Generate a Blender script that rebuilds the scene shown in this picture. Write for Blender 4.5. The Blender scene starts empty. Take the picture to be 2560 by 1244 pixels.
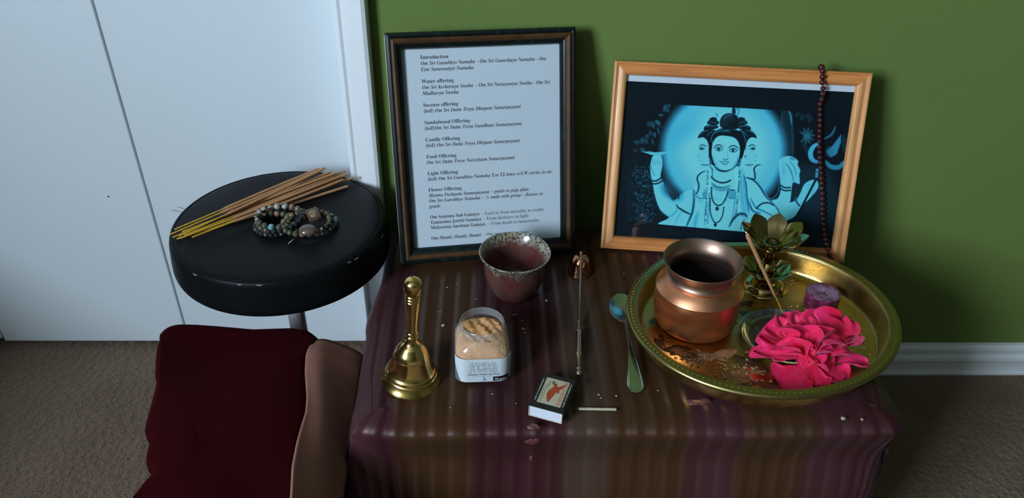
import bpy, bmesh, math, random
import numpy as np
from mathutils import Vector, Matrix

random.seed(7)
SC = bpy.context.scene
COL = SC.collection
PI = math.pi

# ------------------------------------------------------------------ camera
F_PX, CX, CY = 1923.0, 1280.0, 622.0
CAM_H = 0.98            # camera above the carpet
T = 0.343               # height of the cloth-covered table top
M = np.array([[0.99945227, -0.02464552, 0.02208524],
              [-0.00423281, 0.56668037, 0.82392684],
              [-0.03282138, -0.82356904, 0.56626566]])   # world -> camera axes
cam_d = bpy.data.cameras.new('camera')
cam = bpy.data.objects.new('camera', cam_d)
COL.objects.link(cam)
SC.camera = cam
cam_d.sensor_width = 36.0
cam_d.lens = 36.0 * F_PX / 2560.0
cam_d.clip_start = 0.01
mw = Matrix.Identity(4)
for i in range(3):
    for j in range(3):
        mw[i][j] = M[j][i]
mw[2][3] = CAM_H
cam.matrix_world = mw

# ------------------------------------------------------------------ light and exposure
SC.view_settings.view_transform = 'Standard'
SC.view_settings.look = 'None'
SC.view_settings.gamma = 1.0
SC.view_settings.use_curve_mapping = False
SC.view_settings.exposure = -0.13
try:
    SC.cycles.use_denoising = True
    SC.cycles.denoiser = 'OPENIMAGEDENOISE'
    SC.cycles.max_bounces = 8
    SC.cycles.diffuse_bounces = 4
    SC.cycles.glossy_bounces = 4
    SC.cycles.transparent_max_bounces = 12
    SC.cycles.caustics_reflective = False
    SC.cycles.caustics_refractive = False
except Exception:
    pass
w = bpy.data.worlds.new('daylight'); SC.world = w
w.use_nodes = True
w.node_tree.nodes['Background'].inputs[0].default_value = (0.42, 0.55, 0.75, 1)
w.node_tree.nodes['Background'].inputs[1].default_value = 0.10

def area(name, loc, aim, sx, sy, power, col):
    l = bpy.data.lights.new(name, 'AREA')
    l.shape = 'RECTANGLE'; l.size = sx; l.size_y = sy; l.energy = power; l.color = col
    o = bpy.data.objects.new(name, l); COL.objects.link(o)
    o.location = loc
    o.rotation_euler = (Vector(aim) - Vector(loc)).to_track_quat('-Z', 'Y').to_euler()
    return o
# daylight entering through the side window, seen left of and slightly behind the camera
area('window_daylight', (-1.83, -1.30, 1.56), (0.0, -1.30, 1.56), 1.10, 1.05, 215, (0.68, 0.84, 1.0))

# ------------------------------------------------------------------ helpers
def ray(px, py):
    return M.T @ np.array([(px - CX) / F_PX, -(py - CY) / F_PX, -1.0])
def at_z(px, py, z):
    d = ray(px, py); t = (z - CAM_H) / d[2]
    return Vector((d[0] * t, d[1] * t, z))
def at_plane(px, py, o, n):
    d = Vector(ray(px, py)); c = Vector((0, 0, CAM_H))
    t = (Vector(o) - c).dot(Vector(n)) / d.dot(Vector(n))
    return c + d * t
def on_table(px, py, dz=0.0):
    return at_z(px, py, T + dz)

def tag(o, label=None, cat=None, group=None, kind=None):
    if label: o['label'] = label
    if cat: o['category'] = cat
    if group: o['group'] = group
    if kind: o['kind'] = kind
    return o
def thing(name, loc, label, cat, group=None, rot=None, mat=None):
    o = bpy.data.objects.new(name, None); COL.objects.link(o)
    o.empty_display_size = 0.02
    if mat is not None:
        o.matrix_world = mat
    else:
        o.location = loc
        if rot: o.rotation_euler = rot
    return tag(o, label, cat, group)
def mesh_obj(name, verts, faces, mat, parent=None, smooth=True, angle=35):
    me = bpy.data.meshes.new(name)
    me.from_pydata([tuple(v) for v in verts], [], [tuple(f) for f in faces])
    me.update()
    bm = bmesh.new(); bm.from_mesh(me)
    bmesh.ops.recalc_face_normals(bm, faces=bm.faces)
    bm.to_mesh(me); bm.free()
    if smooth:
        me.polygons.foreach_set('use_smooth', [True] * len(me.polygons))
        if angle: me.set_sharp_from_angle(angle=math.radians(angle))
    mats = mat if isinstance(mat, (list, tuple)) else [mat]
    for m_ in mats: me.materials.append(m_)
    o = bpy.data.objects.new(name, me); COL.objects.link(o)
    if parent: o.parent = parent
    return o
class MB:
    """collects shapes that make up ONE part"""
    def __init__(s): s.v = []; s.f = []
    def add(s, v, f):
        n = len(s.v); s.v += [tuple(a) for a in v]; s.f += [tuple(i + n for i in a) for a in f]; return s
    def out(s, name, mat, parent=None, smooth=True, angle=35): return mesh_obj(name, s.v, s.f, mat, parent, smooth, angle)
def lathe(prof, seg=64, A=None, c=(0, 0, 0)):
    v = []; f = []; rings = []
    for r, z in prof:
        if r < 1e-7:
            rings.append([len(v)]); v.append((c[0], c[1], c[2] + z))
        else:
            ring = []
            for k in range(seg):
                a = 2 * PI * k / seg
                x, y = r * math.cos(a), r * math.sin(a)
                if A: x, y = A[0][0] * x + A[0][1] * y, A[1][0] * x + A[1][1] * y
                ring.append(len(v)); v.append((c[0] + x, c[1] + y, c[2] + z))
            rings.append(ring)
    for a, b in zip(rings[:-1], rings[1:]):
        if len(a) == 1 and len(b) == 1: continue
        for k in range(seg):
            k2 = (k + 1) % seg
            if len(a) == 1: f.append((a[0], b[k], b[k2]))
            elif len(b) == 1: f.append((a[k], a[k2], b[0]))
            else: f.append((a[k], a[k2], b[k2], b[k]))
    return v, f
def smooth_prof(pts, n=6):
    """Catmull-Rom through profile points"""
    P = [pts[0]] + list(pts) + [pts[-1]]; out = []
    for i in range(1, len(P) - 2):
        p0, p1, p2, p3 = P[i - 1], P[i], P[i + 1], P[i + 2]
        for k in range(n):
            t = k / n
            out.append(tuple(0.5 * ((2 * p1[j]) + (-p0[j] + p2[j]) * t + (2 * p0[j] - 5 * p1[j] + 4 * p2[j] - p3[j]) * t * t
                                    + (-p0[j] + 3 * p1[j] - 3 * p2[j] + p3[j]) * t ** 3) for j in range(len(p1))))
    out.append(tuple(pts[-1])); return out
def tube(path, rad, seg=10, cap=True):
    P = [Vector(p) for p in path]; n = len(P)
    R = rad if isinstance(rad, (list, tuple)) else [rad] * n
    v = []; f = []
    up = Vector((0, 0, 1)); prev = None
    for i in range(n):
        d = (P[min(i + 1, n - 1)] - P[max(i - 1, 0)]).normalized()
        if prev is None:
            a = d.cross(up)
            if a.length < 1e-3: a = d.cross(Vector((1, 0, 0)))
            a.normalize()
        else:
            a = prev - d * prev.dot(d); a.normalize()
        prev = a; b = d.cross(a)
        for k in range(seg):
            t = 2 * PI * k / seg
            v.append(P[i] + (a * math.cos(t) + b * math.sin(t)) * R[i])
    for i in range(n - 1):
        for k in range(seg):
            k2 = (k + 1) % seg
            f.append((i * seg + k, i * seg + k2, (i + 1) * seg + k2, (i + 1) * seg + k))
    if cap:
        f.append(tuple(range(seg - 1, -1, -1))); f.append(tuple((n - 1) * seg + k for k in range(seg)))
    return v, f
def ball(c, r, sx=1, sy=1, sz=1, nu=16, nv=10):
    prof = [(r * math.sin(PI * i / nv), -r * math.cos(PI * i / nv)) for i in range(nv + 1)]
    prof[0] = (0, -r); prof[-1] = (0, r)
    v, f = lathe(prof, nu)
    return [(c[0] + a * sx, c[1] + b * sy, c[2] + z * sz) for a, b, z in v], f
def rbox(sx, sy, sz, bev=0.002, seg=2, c=(0, 0, 0)):
    bm = bmesh.new(); bmesh.ops.create_cube(bm, size=1)
    for v in bm.verts: v.co = Vector((v.co.x * sx + c[0], v.co.y * sy + c[1], v.co.z * sz + c[2]))
    if bev > 0: bmesh.ops.bevel(bm, geom=list(bm.edges), offset=bev, segments=seg, profile=0.5, affect='EDGES')
    bm.verts.index_update()
    v = [tuple(x.co) for x in bm.verts]; f = [tuple(x.index for x in g.verts) for g in bm.faces]
    bm.free(); return v, f
def xf(vf, m):
    return [tuple(m @ Vector(p)) for p in vf[0]], vf[1]
def text_vf(s, size, align='LEFT', offset=0.0, spacing=1.0, extrude=0.0):
    c = bpy.data.curves.new('lettering', 'FONT'); c.body = s; c.size = size; c.align_x = align
    c.offset = offset; c.space_character = spacing; c.extrude = extrude; c.resolution_u = 4
    o = bpy.data.objects.new('lettering', c); COL.objects.link(o)
    bpy.context.view_layer.update()
    me = bpy.data.meshes.new_from_object(o.evaluated_get(bpy.context.evaluated_depsgraph_get()))
    v = [tuple(p.co) for p in me.vertices]; f = [tuple(p.vertices) for p in me.polygons]
    bpy.data.objects.remove(o); bpy.data.curves.remove(c); bpy.data.meshes.remove(me)
    return v, f
def serif(s, ital=False):
    out = ''
    for ch in s:
        o = ord(ch)
        if 'A' <= ch <= 'Z': out += chr((0x1D468 if ital else 0x1D400) + o - 65)
        elif 'a' <= ch <= 'z': out += chr((0x1D482 if ital else 0x1D41A) + o - 97)
        elif '0' <= ch <= '9': out += chr(0x1D7CE + o - 48)
        else: out += ch
    return out

def hit(px, py):
    bpy.context.view_layer.update()
    d = Vector(ray(px, py)).normalized()
    ok, p, n, i, o, m_ = SC.ray_cast(bpy.context.evaluated_depsgraph_get(), Vector((0, 0, CAM_H)), d)
    return p, n
# ------------------------------------------------------------------ materials
def srgb(r, g, b):
    return tuple(((c / 255) / 12.92 if c / 255 <= 0.04045 else ((c / 255 + 0.055) / 1.055) ** 2.4) for c in (r, g, b))
def pm(name, col, rough=0.5, metal=0.0, noise=None, bump=None, sheen=0.0, coat=0.0, spec=0.5, aniso=0.0, rnoise=None, stretch=None):
    m = bpy.data.materials.new(name); m.use_nodes = True
    nt = m.node_tree; b = nt.nodes['Principled BSDF']
    b.inputs['Base Color'].default_value = (*col, 1)
    b.inputs['Roughness'].default_value = rough
    b.inputs['Metallic'].default_value = metal
    b.inputs['Specular IOR Level'].default_value = spec
    if sheen: b.inputs['Sheen Weight'].default_value = sheen; b.inputs['Sheen Roughness'].default_value = 0.4
    if coat: b.inputs['Coat Weight'].default_value = coat; b.inputs['Coat Roughness'].default_value = 0.08
    if aniso: b.inputs['Anisotropic'].default_value = aniso
    tc = nt.nodes.new('ShaderNodeTexCoord'); mp = nt.nodes.new('ShaderNodeMapping')
    nt.links.new(tc.outputs['Object'], mp.inputs['Vector'])
    if stretch: mp.inputs['Scale'].default_value = stretch
    def nz(scale, detail=4):
        n = nt.nodes.new('ShaderNodeTexNoise'); n.inputs['Scale'].default_value = scale; n.inputs['Detail'].default_value = detail
        nt.links.new(mp.outputs[0], n.inputs['Vector']); return n
    if noise:
        scale, col2, lo, hi = noise[:4]
        n = nz(scale, noise[4] if len(noise) > 4 else 4)
        r = nt.nodes.new('ShaderNodeValToRGB')
        r.color_ramp.elements[0].position = lo; r.color_ramp.elements[1].position = hi
        r.color_ramp.elements[0].color = (*col, 1); r.color_ramp.elements[1].color = (*col2, 1)
        nt.links.new(n.outputs[0], r.inputs[0]); nt.links.new(r.outputs[0], b.inputs['Base Color'])
    if bump:
        n = nz(bump[0], bump[3] if len(bump) > 3 else 4)
        bp = nt.nodes.new('ShaderNodeBump'); bp.inputs['Strength'].default_value = bump[1]; bp.inputs['Distance'].default_value = bump[2]
        nt.links.new(n.outputs[0], bp.inputs['Height']); nt.links.new(bp.outputs[0], b.inputs['Normal'])
    if rnoise:
        n = nz(rnoise[0]); r = nt.nodes.new('ShaderNodeMapRange')
        r.inputs['From Min'].default_value = 0.3; r.inputs['From Max'].default_value = 0.7
        r.inputs['To Min'].default_value = rnoise[1]; r.inputs['To Max'].default_value = rnoise[2]
        nt.links.new(n.outputs[0], r.inputs[0]); nt.links.new(r.outputs[0], b.inputs['Roughness'])
    return m
def clear_mat(name, tint=(1, 1, 1), ior=1.45, rough=0.02, boost=1.0, milk=0.0):
    m = bpy.data.materials.new(name); m.use_nodes = True; nt = m.node_tree
    for n in list(nt.nodes): nt.nodes.remove(n)
    out = nt.nodes.new('ShaderNodeOutputMaterial'); mx = nt.nodes.new('ShaderNodeMixShader')
    tr = nt.nodes.new('ShaderNodeBsdfTransparent'); tr.inputs[0].default_value = (*tint, 1)
    gl = nt.nodes.new('ShaderNodeBsdfGlossy'); gl.inputs['Roughness'].default_value = rough
    fr = nt.nodes.new('ShaderNodeFresnel'); fr.inputs[0].default_value = ior
    mu = nt.nodes.new('ShaderNodeMath'); mu.operation = 'MULTIPLY'; mu.inputs[1].default_value = boost
    ge = nt.nodes.new('ShaderNodeNewGeometry'); iv = nt.nodes.new('ShaderNodeMath'); iv.operation = 'SUBTRACT'; iv.inputs[0].default_value = 1.0
    nt.links.new(ge.outputs['Backfacing'], iv.inputs[1]); m2 = nt.nodes.new('ShaderNodeMath'); m2.operation = 'MULTIPLY'
    nt.links.new(fr.outputs[0], m2.inputs[0]); nt.links.new(iv.outputs[0], m2.inputs[1]); nt.links.new(m2.outputs[0], mu.inputs[0])
    nt.links.new(mu.outputs[0], mx.inputs[0]); nt.links.new(tr.outputs[0], mx.inputs[1]); nt.links.new(gl.outputs[0], mx.inputs[2])
    if milk:
        df = nt.nodes.new('ShaderNodeBsdfDiffuse'); df.inputs[0].default_value = (0.85, 0.88, 0.9, 1); m3 = nt.nodes.new('ShaderNodeMixShader')
        m3.inputs[0].default_value = milk; nt.links.new(mx.outputs[0], m3.inputs[1]); nt.links.new(df.outputs[0], m3.inputs[2]); nt.links.new(m3.outputs[0], out.inputs[0])
    else: nt.links.new(mx.outputs[0], out.inputs[0])
    return m
# ================================================================== the room
YW = 1.032     # face of the green wall
YD = 1.100     # face of the closet doors
m_wall = pm('green_wall_paint', (0.150, 0.220, 0.055), 0.75, noise=(3.0, (0.141, 0.207, 0.051), 0.3, 0.7), bump=(350, 0.12, 0.001), spec=0.2)
m_white = pm('white_paint', (0.71, 0.76, 0.79), 0.45, bump=(40, 0.02, 0.001))
m_trim = pm('white_trim_paint', (0.86, 0.88, 0.90), 0.40)
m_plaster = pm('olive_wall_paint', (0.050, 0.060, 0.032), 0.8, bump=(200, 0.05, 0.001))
m_ceil = pm('ceiling_paint', (0.24, 0.235, 0.23), 0.9)
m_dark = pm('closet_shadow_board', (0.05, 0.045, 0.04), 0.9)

# carpet with a real short pile: fine noise displacement in the shading
m_carpet = bpy.data.materials.new('beige_carpet'); m_carpet.use_nodes = True
nt = m_carpet.node_tree; b = nt.nodes['Principled BSDF']; b.inputs['Roughness'].default_value = 0.95
b.inputs['Specular IOR Level'].default_value = 0.1; b.inputs['Sheen Weight'].default_value = 0.2
tc = nt.nodes.new('ShaderNodeTexCoord')
n1 = nt.nodes.new('ShaderNodeTexNoise'); n1.inputs['Scale'].default_value = 330; n1.inputs['Detail'].default_value = 3
n2 = nt.nodes.new('ShaderNodeTexNoise'); n2.inputs['Scale'].default_value = 9; n2.inputs['Detail'].default_value = 3
n3 = nt.nodes.new('ShaderNodeTexVoronoi'); n3.inputs['Scale'].default_value = 95
for n in (n1, n2, n3): nt.links.new(tc.outputs['Object'], n.inputs['Vector'])
r1 = nt.nodes.new('ShaderNodeValToRGB'); r1.color_ramp.elements[0].position = 0.30; r1.color_ramp.elements[1].position = 0.62
r1.color_ramp.elements[0].color = (0.110, 0.068, 0.042, 1); r1.color_ramp.elements[1].color = (0.230, 0.145, 0.092, 1)
nt.links.new(n1.outputs[0], r1.inputs[0])
r2 = nt.nodes.new('ShaderNodeValToRGB'); r2.color_ramp.elements[0].position = 0.35; r2.color_ramp.elements[1].position = 0.65
r2.color_ramp.elements[0].color = (0.82, 0.80, 0.72, 1); r2.color_ramp.elements[1].color = (1, 1, 1, 1)
nt.links.new(n2.outputs[0], r2.inputs[0])
mx = nt.nodes.new('ShaderNodeMix'); mx.data_type = 'RGBA'; mx.blend_type = 'MULTIPLY'; mx.inputs[0].default_value = 1
nt.links.new(r1.outputs[0], mx.inputs[6]); nt.links.new(r2.outputs[0], mx.inputs[7]); nt.links.new(mx.outputs[2], b.inputs['Base Color'])
ad = nt.nodes.new('ShaderNodeMath'); ad.operation = 'ADD'
nt.links.new(n1.outputs[0], ad.inputs[0]); nt.links.new(n3.outputs[0], ad.inputs[1])
bp = nt.nodes.new('ShaderNodeBump'); bp.inputs['Strength'].default_value = 0.8; bp.inputs['Distance'].default_value = 0.004
nt.links.new(ad.outputs[0], bp.inputs['Height']); nt.links.new(bp.outputs[0], b.inputs['Normal'])

def slab(name, lo, hi, mat, parent=None):
    c = [(a + b_) / 2 for a, b_ in zip(lo, hi)]; s = [b_ - a for a, b_ in zip(lo, hi)]
    v, f = rbox(*s, 0, c=c); return mesh_obj(name, v, f, mat, parent, smooth=False)
def struct(o): o['kind'] = 'structure'; return o
XL, XR, YB, ZC = -1.75, 2.0, -2.2, 2.4
struct(slab('floor', (XL - .1, YB - .1, -0.1), (XR + .1, 1.30, 0.0), m_carpet))
struct(slab('ceiling', (XL - .1, YB - .1, ZC), (XR + .1, 1.30, ZC + 0.1), m_ceil))
struct(slab('wall_back', (-0.185, YW, 0), (XR, YW + 0.11, ZC), m_wall))
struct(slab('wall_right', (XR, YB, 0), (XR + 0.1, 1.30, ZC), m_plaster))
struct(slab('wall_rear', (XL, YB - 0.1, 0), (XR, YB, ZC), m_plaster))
# left wall with its window opening
WY0, WY1, WZ0, WZ1 = -1.87, -0.73, 1.01, 2.11
mb = MB()
for lo, hi in (((XL - .1, YB, 0), (XL, WY0, ZC)), ((XL - .1, WY1, 0), (XL, 1.30, ZC)),
               ((XL - .1, WY0, 0), (XL, WY1, WZ0)), ((XL - .1, WY0, WZ1), (XL, WY1, ZC))):
    c = [(a + b_) / 2 for a, b_ in zip(lo, hi)]; s = [b_ - a for a, b_ in zip(lo, hi)]
    mb.add(*rbox(*s, 0, c=c))
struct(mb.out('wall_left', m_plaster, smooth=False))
mb = MB()
for lo, hi in (((XL - .07, WY0, WZ0), (XL - .03, WY0 + .05, WZ1)), ((XL - .07, WY1 - .05, WZ0), (XL - .03, WY1, WZ1)),
               ((XL - .07, WY0, WZ0), (XL - .03, WY1, WZ0 + .05)), ((XL - .07, WY0, WZ1 - .05), (XL - .03, WY1, WZ1)),
               ((XL - .07, -1.32, WZ0), (XL - .03, -1.28, WZ1))):
    c = [(a + b_) / 2 for a, b_ in zip(lo, hi)]; s = [b_ - a for a, b_ in zip(lo, hi)]
    mb.add(*rbox(*s, 0, c=c))
struct(mb.out('window_1', m_trim, smooth=False))
# strip of wall over and beside the closet (outside the picture) and the dark closet behind the doors
struct(slab('wall_over_closet', (XL, YW, 2.06), (-0.185, YW + 0.11, ZC), m_wall))
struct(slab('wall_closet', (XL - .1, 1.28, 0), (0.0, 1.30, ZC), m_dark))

# unseen bed along the left wall, added to shade the carpet and the foot of the closet
m_bedw = pm('added_bed_wood', (0.12, 0.07, 0.04), 0.5); m_bedc = pm('added_bed_cover', (0.06, 0.05, 0.06), 0.9)
bed = thing('added_shade_bed', (-1.42, 0.10, 0), 'unseen low bed with a dark cover, added along the left wall to cast shade', 'bed')
v, f = rbox(0.60, 1.60, 0.22, 0.04, 3, c=(0, 0, 0.40)); mesh_obj('mattress', v, f, m_bedc, bed)
v, f = rbox(0.60, 1.60, 0.14, 0.01, 1, c=(0, 0, 0.22)); mesh_obj('bed_frame', v, f, m_bedw, bed)
for sx in (-1, 1):
    for sy in (-1, 1):
        v, f = rbox(0.05, 0.05, 0.15, 0.004, 1, c=(sx * 0.26, sy * 0.75, 0.075)); mesh_obj('leg', v, f, m_bedw, bed)

# baseboard: moulded profile along the green wall
prof = [(0.0, 0.0), (-0.0125, 0.0), (-0.0125, 0.0045), (-0.0110, 0.0065), (-0.0095, 0.012), (-0.0100, 0.028), (-0.0125, 0.034),
        (-0.0120, 0.040), (-0.0085, 0.046), (-0.0085, 0.052), (-0.0110, 0.056), (-0.0105, 0.062), (-0.006, 0.0665), (0.0, 0.0675)]
prof = [(a, z * 1.02) for a, z in prof]
v = []; f = []
for x in (-0.156, XR):
    v += [(x, YW + a, z) for a, z in prof]
n = len(prof)
for i in range(n - 1): f.append((i, i + 1, n + i + 1, n + i))
f += [tuple(range(n)), tuple(range(2 * n - 1, n - 1, -1))]
struct(mesh_obj('baseboard_back', v, f, m_trim, angle=25))

# door casing at the closet's right side (moulded face)
YC = 1.013
prof = [(-0.2035, YD - 0.002), (-0.2035, YC + .003), (-0.2020, YC + .001), (-0.1975, YC), (-0.1935, YC + .0015), (-0.190, YC + .0005), (-0.166, YC - .003), (-0.161, YC - .001), (-0.159, YC + .003), (-0.159, YW + .002)]
v = []; f = []
for z in (0.0, 2.10):
    v += [(x, y, z) for x, y in prof]
n = len(prof)
for i in range(n - 1): f.append((i, i + 1, n + i + 1, n + i))
f += [tuple(range(n)), tuple(range(2 * n - 1, n - 1, -1)), (0, n, 2 * n - 1, n - 1)]
struct(mesh_obj('trim_1', v, f, m_trim, angle=25))
# bifold closet doors: three leaves show, each a slab of its own
def leaf(i, x0, x1, z0=0.012):
    v, f = rbox(x1 - x0, 0.032, 2.03 - z0, 0.0012, 1, c=((x0 + x1) / 2, YD + 0.016, (2.03 + z0) / 2))
    return struct(mesh_obj('door_%d' % i, v, f, m_white))
leaf(1, -1.24, -0.8935, 0.018)
d2 = leaf(2, -0.8910, -0.5560)
leaf(3, -0.5530, -0.2050)
p = at_plane(271, 491, (0, YD, 0), (0, 1, 0))
v, f = lathe([(0, 0.0), (0.0016, 0.0), (0.0016, 0.0015), (0, 0.0015)], 12)
o = mesh_obj('screw_hole', [(p.x + a, YD - 0.0002 + 0 * c_ - c_ * 0.1, p.z + b_) for a, b_, c_ in v], f, m_dark, d2)
# ================================================================== round black stool, left
ZS = 0.41
SX, SY, SR = -0.2835, 0.8989, 0.1415
m_vinyl = pm('black_vinyl', (0.004, 0.005, 0.006), 0.38, noise=(6, (0.006, 0.007, 0.008), 0.35, 0.7), bump=(420, 0.10, 0.0006), rnoise=(9, 0.36, 0.48), spec=0.10)
m_chalk = pm('scuffed_vinyl', (0.45, 0.45, 0.43), 0.8)
m_post = pm('white_enamel_post', (0.82, 0.84, 0.88), 0.3)
st = thing('round_stool', (SX, SY, 0), 'round black vinyl padded stool with a white post, in front of the white closet doors', 'stool')
pr = smooth_prof([(0, 0.4110), (0.06, 0.4109), (0.11, 0.4104), (0.132, 0.4090), (0.1378, 0.4074)], 4)
pr += smooth_prof([(0.1388, 0.4078), (0.1420, 0.4062), (0.1440, 0.4010), (0.1452, 0.390), (0.1465, 0.375), (0.1466, 0.363), (0.1430, 0.3555), (0.132, 0.3520)], 5)
pr += [(0.02, 0.351), (0, 0.351)]
v, f = lathe(pr, 96)
seat = mesh_obj('seat_cushion', v, f, m_vinyl, st, angle=60)
ring = [(0.1384 * math.cos(t * PI / 48), 0.1384 * math.sin(t * PI / 48), 0.4072) for t in range(97)]
v, f = tube(ring, 0.0011, 8, False); mesh_obj('piping', v, f, m_vinyl, seat)
for px, py, L in ((648, 712, 0.009), (599, 711, 0.006), (891, 646, 0.008), (873, 655, 0.006), (955, 590, 0.010), (488, 686, 0.008)):
    p, n = hit(px, py); p = p - Vector((SX, SY, 0)); tdir = Vector((-p.y, p.x, 0)).normalized()
    P = [p + tdir * ((k / 4 - .5) * L) + Vector((0, 0, 0.0006 * math.sin(k * 2.1))) for k in range(5)]
    P = [Vector((q.x, q.y, 0)).normalized() * (Vector((p.x, p.y, 0)).length + 0.0003) + Vector((0, 0, q.z)) for q in P]
    mesh_obj('scuff_mark', *tube(P, [0.0001, 0.0005, 0.0006, 0.0004, 0.0001], 6), m_chalk, seat)
v, f = lathe([(0, 0.352), (0.055, 0.352), (0.055, 0.343), (0.020, 0.330), (0.0125, 0.30), (0.0125, 0.03), (0, 0.03)], 40)
post = mesh_obj('post', v, f, m_post, st); post['label'] = 'white enamelled post'
v, f = lathe([(0, 0.0), (0.110, 0.0), (0.112, 0.006), (0.108, 0.012), (0.05, 0.020), (0.018, 0.032), (0, 0.032)], 48)
mesh_obj('base', v, f, m_post, st)
mb = MB()
for (ax, ay), (bx_, by), (cx_, cy_) in (((456, 531), (440, 526), (428, 525)), ((462, 522), (452, 519), (444, 516))):
    a = at_z(ax, ay, 0.406) - Vector((SX, SY, 0)); b_ = at_z(bx_, by, 0.4065) - Vector((SX, SY, 0)); c_ = at_z(cx_, cy_, 0.407) - Vector((SX, SY, 0))
    mb.add(*tube([a, b_, c_], 0.0003, 5))
mb.out('loose_thread', m_vinyl, seat)

# ---- incense sticks lying across the stool
m_paste = pm('sandal_incense_paste', (0.50, 0.235, 0.100), 0.85, noise=(300, (0.60, 0.31, 0.14), 0.3, 0.7), bump=(500, 0.25, 0.0006))
m_bamboo = pm('yellow_dyed_bamboo', (0.85, 0.50, 0.03), 0.6, noise=(120, (0.62, 0.34, 0.03), 0.3, 0.7))
st_ = [  # bare end, start of the paste, far end (picture), layer
    ((437, 573), 0.28, (797, 422), 1, 'its far tip leftmost of the fan'),
    ((425, 586), 0.27, (812, 420), 1, 'whose bare end reaches furthest left'),
    ((432, 593), 0.26, (827, 429), 0, 'third down in the fan at the tips'),
    ((442, 597), 0.28, (869, 465), 0, 'lowest of the fan, beside the bracelets'),
    ((456, 579), 0.25, (840, 432), 1, 'lying in the middle of the fan at the tips'),
    ((461, 588), 0.27, (864, 427), 0, 'with its tip touching the rim of the seat'),
    ((463, 591), 0.29, (868, 436), 1, 'just under the one touching the rim'),
    ((490, 589), 0.22, (858, 449), 2, 'second up from the lowest at the tips'),
    ((470, 586), 0.26, (884, 444), 1, 'whose tip reaches furthest right'),
    ((448, 590), 0.27, (806, 424), 2, 'resting at the upper side of the fan'),
    ((480, 593), 0.24, (846, 446), 2, 'short one in the middle of the fan'),
    ((452, 595), 0.27, (851, 440), 3, 'crossing the middle of the fan'),
]
for k, (a, t0, e, lay, txt) in enumerate(st_):
    z = ZS + 0.0036 + 0.0040 * lay
    A_ = at_z(a[0], a[1], z - 0.0012 + 0.0008 * lay); E_ = at_z(e[0], e[1], z)
    # pass over the rim of the pad without sinking into it
    t = thing('incense_stick', A_, 'brown incense stick on the stool, ' + txt, 'incense stick', 'incense sticks fanned out on the stool')
    d = E_ - A_; sgn = 1 if k % 2 else -1
    bow = Vector((d.y, -d.x, 0)).normalized() * 0.0012 * sgn
    pts = [d * s + bow * math.sin(PI * s) for s in [i / 12 for i in range(13)]]
    s0 = t0
    v, f = tube([d * s for s in (0, s0 * 0.5, s0 + 0.01)], 0.00105, 8); mesh_obj('bamboo_core', v, f, m_bamboo, t)
    v, f = tube([d * s + bow * math.sin(PI * (s - s0) / (1 - s0)) for s in [s0 + (1 - s0) * i / 14 for i in range(15)]],
                [0.0009] + [0.0020 + 0.00012 * math.sin(i * 1.7 + k) for i in range(13)] + [0.0018], 10)
    mesh_obj('incense_paste', v, f, m_paste, t)

# ---- bead bracelets heaped on the stool
def bead_mat(name, c1, c2, rough=0.25, sc=260, lo=0.4, hi=0.6): return pm(name, c1, rough, noise=(sc, c2, lo, hi))
B = dict(
    lava=pm('lava_stone', (0.012, 0.013, 0.017), 0.75, bump=(700, 0.5, 0.001)),
    olive=bead_mat('olive_jasper', (0.10, 0.095, 0.05), (0.05, 0.055, 0.03)),
    moss=bead_mat('moss_jasper', (0.045, 0.055, 0.035), (0.10, 0.09, 0.07)),
    pink=bead_mat('pink_jasper', (0.30, 0.15, 0.11), (0.16, 0.10, 0.07)),
    tan=bead_mat('tan_jasper', (0.27, 0.19, 0.10), (0.18, 0.12, 0.06)),
    white=bead_mat('spotted_white_stone', (0.42, 0.40, 0.37), (0.03, 0.03, 0.03), 0.3, 210, 0.55, 0.6),
    teal=bead_mat('turquoise_stone', (0.05, 0.12, 0.11), (0.03, 0.05, 0.045), 0.35),
    sky=bead_mat('pale_turquoise_stone', (0.20, 0.42, 0.45), (0.12, 0.28, 0.30), 0.35),
    silver=pm('silver_spacer', (0.7, 0.68, 0.64), 0.2, 1.0),
    brown=bead_mat('brown_agate', (0.12, 0.07, 0.045), (0.07, 0.04, 0.03), 0.2))
m_cord = pm('elastic_cord', (0.02, 0.02, 0.02), 0.7)
def bracelet(label, cpx, cpy, rx, ry, rot, z0, tilt, br, seq, wob=0.0, name='bead_bracelet'):
    c = at_z(cpx, cpy, ZS + z0)
    t = thing(name, (c.x, c.y, ZS + 0.002), label, 'bracelet', 'bead bracelets heaped on the stool')
    per = 2 * PI * math.sqrt((rx * rx + ry * ry) / 2); n = max(8, int(per / (2 * br * 0.97)))
    P = []
    for k in range(n):
        a = 2 * PI * k / n
        w_ = 1 + wob * math.sin(3 * a + 1)
        x, y = rx * w_ * math.cos(a), ry * w_ * math.sin(a)
        X, Y = x * math.cos(rot) - y * math.sin(rot), x * math.sin(rot) + y * math.cos(rot)
        P.append(Vector((X, Y, max(br - 0.0015, z0 - 0.002 + tilt[0] * X + tilt[1] * Y))))
    v, f = tube(P + [P[0]], 0.0006, 6, False); mesh_obj('cord', v, f, m_cord, t)
    for k, p in enumerate(P):
        key = seq[k % len(seq)]; r = br * (0.72 if key == 'silver' else random.uniform(0.94, 1.06))
        v, f = ball(p, r, nu=14, nv=9); mesh_obj('bead', v, f, B[key], t)
    return t, P
random.seed(3)
bracelet('bracelet of matt black lava beads lying over the middle of the bracelet heap', 700, 549, 0.029, 0.026, 0.2, 0.012, (0.12, 0.05), 0.0037, ['lava'])
bracelet('bracelet of midnight blue-black beads under the left side of the bracelet heap', 688, 561, 0.026, 0.025, 0.0, 0.0042, (0, 0), 0.0034, ['lava', 'lava', 'moss'])
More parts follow.
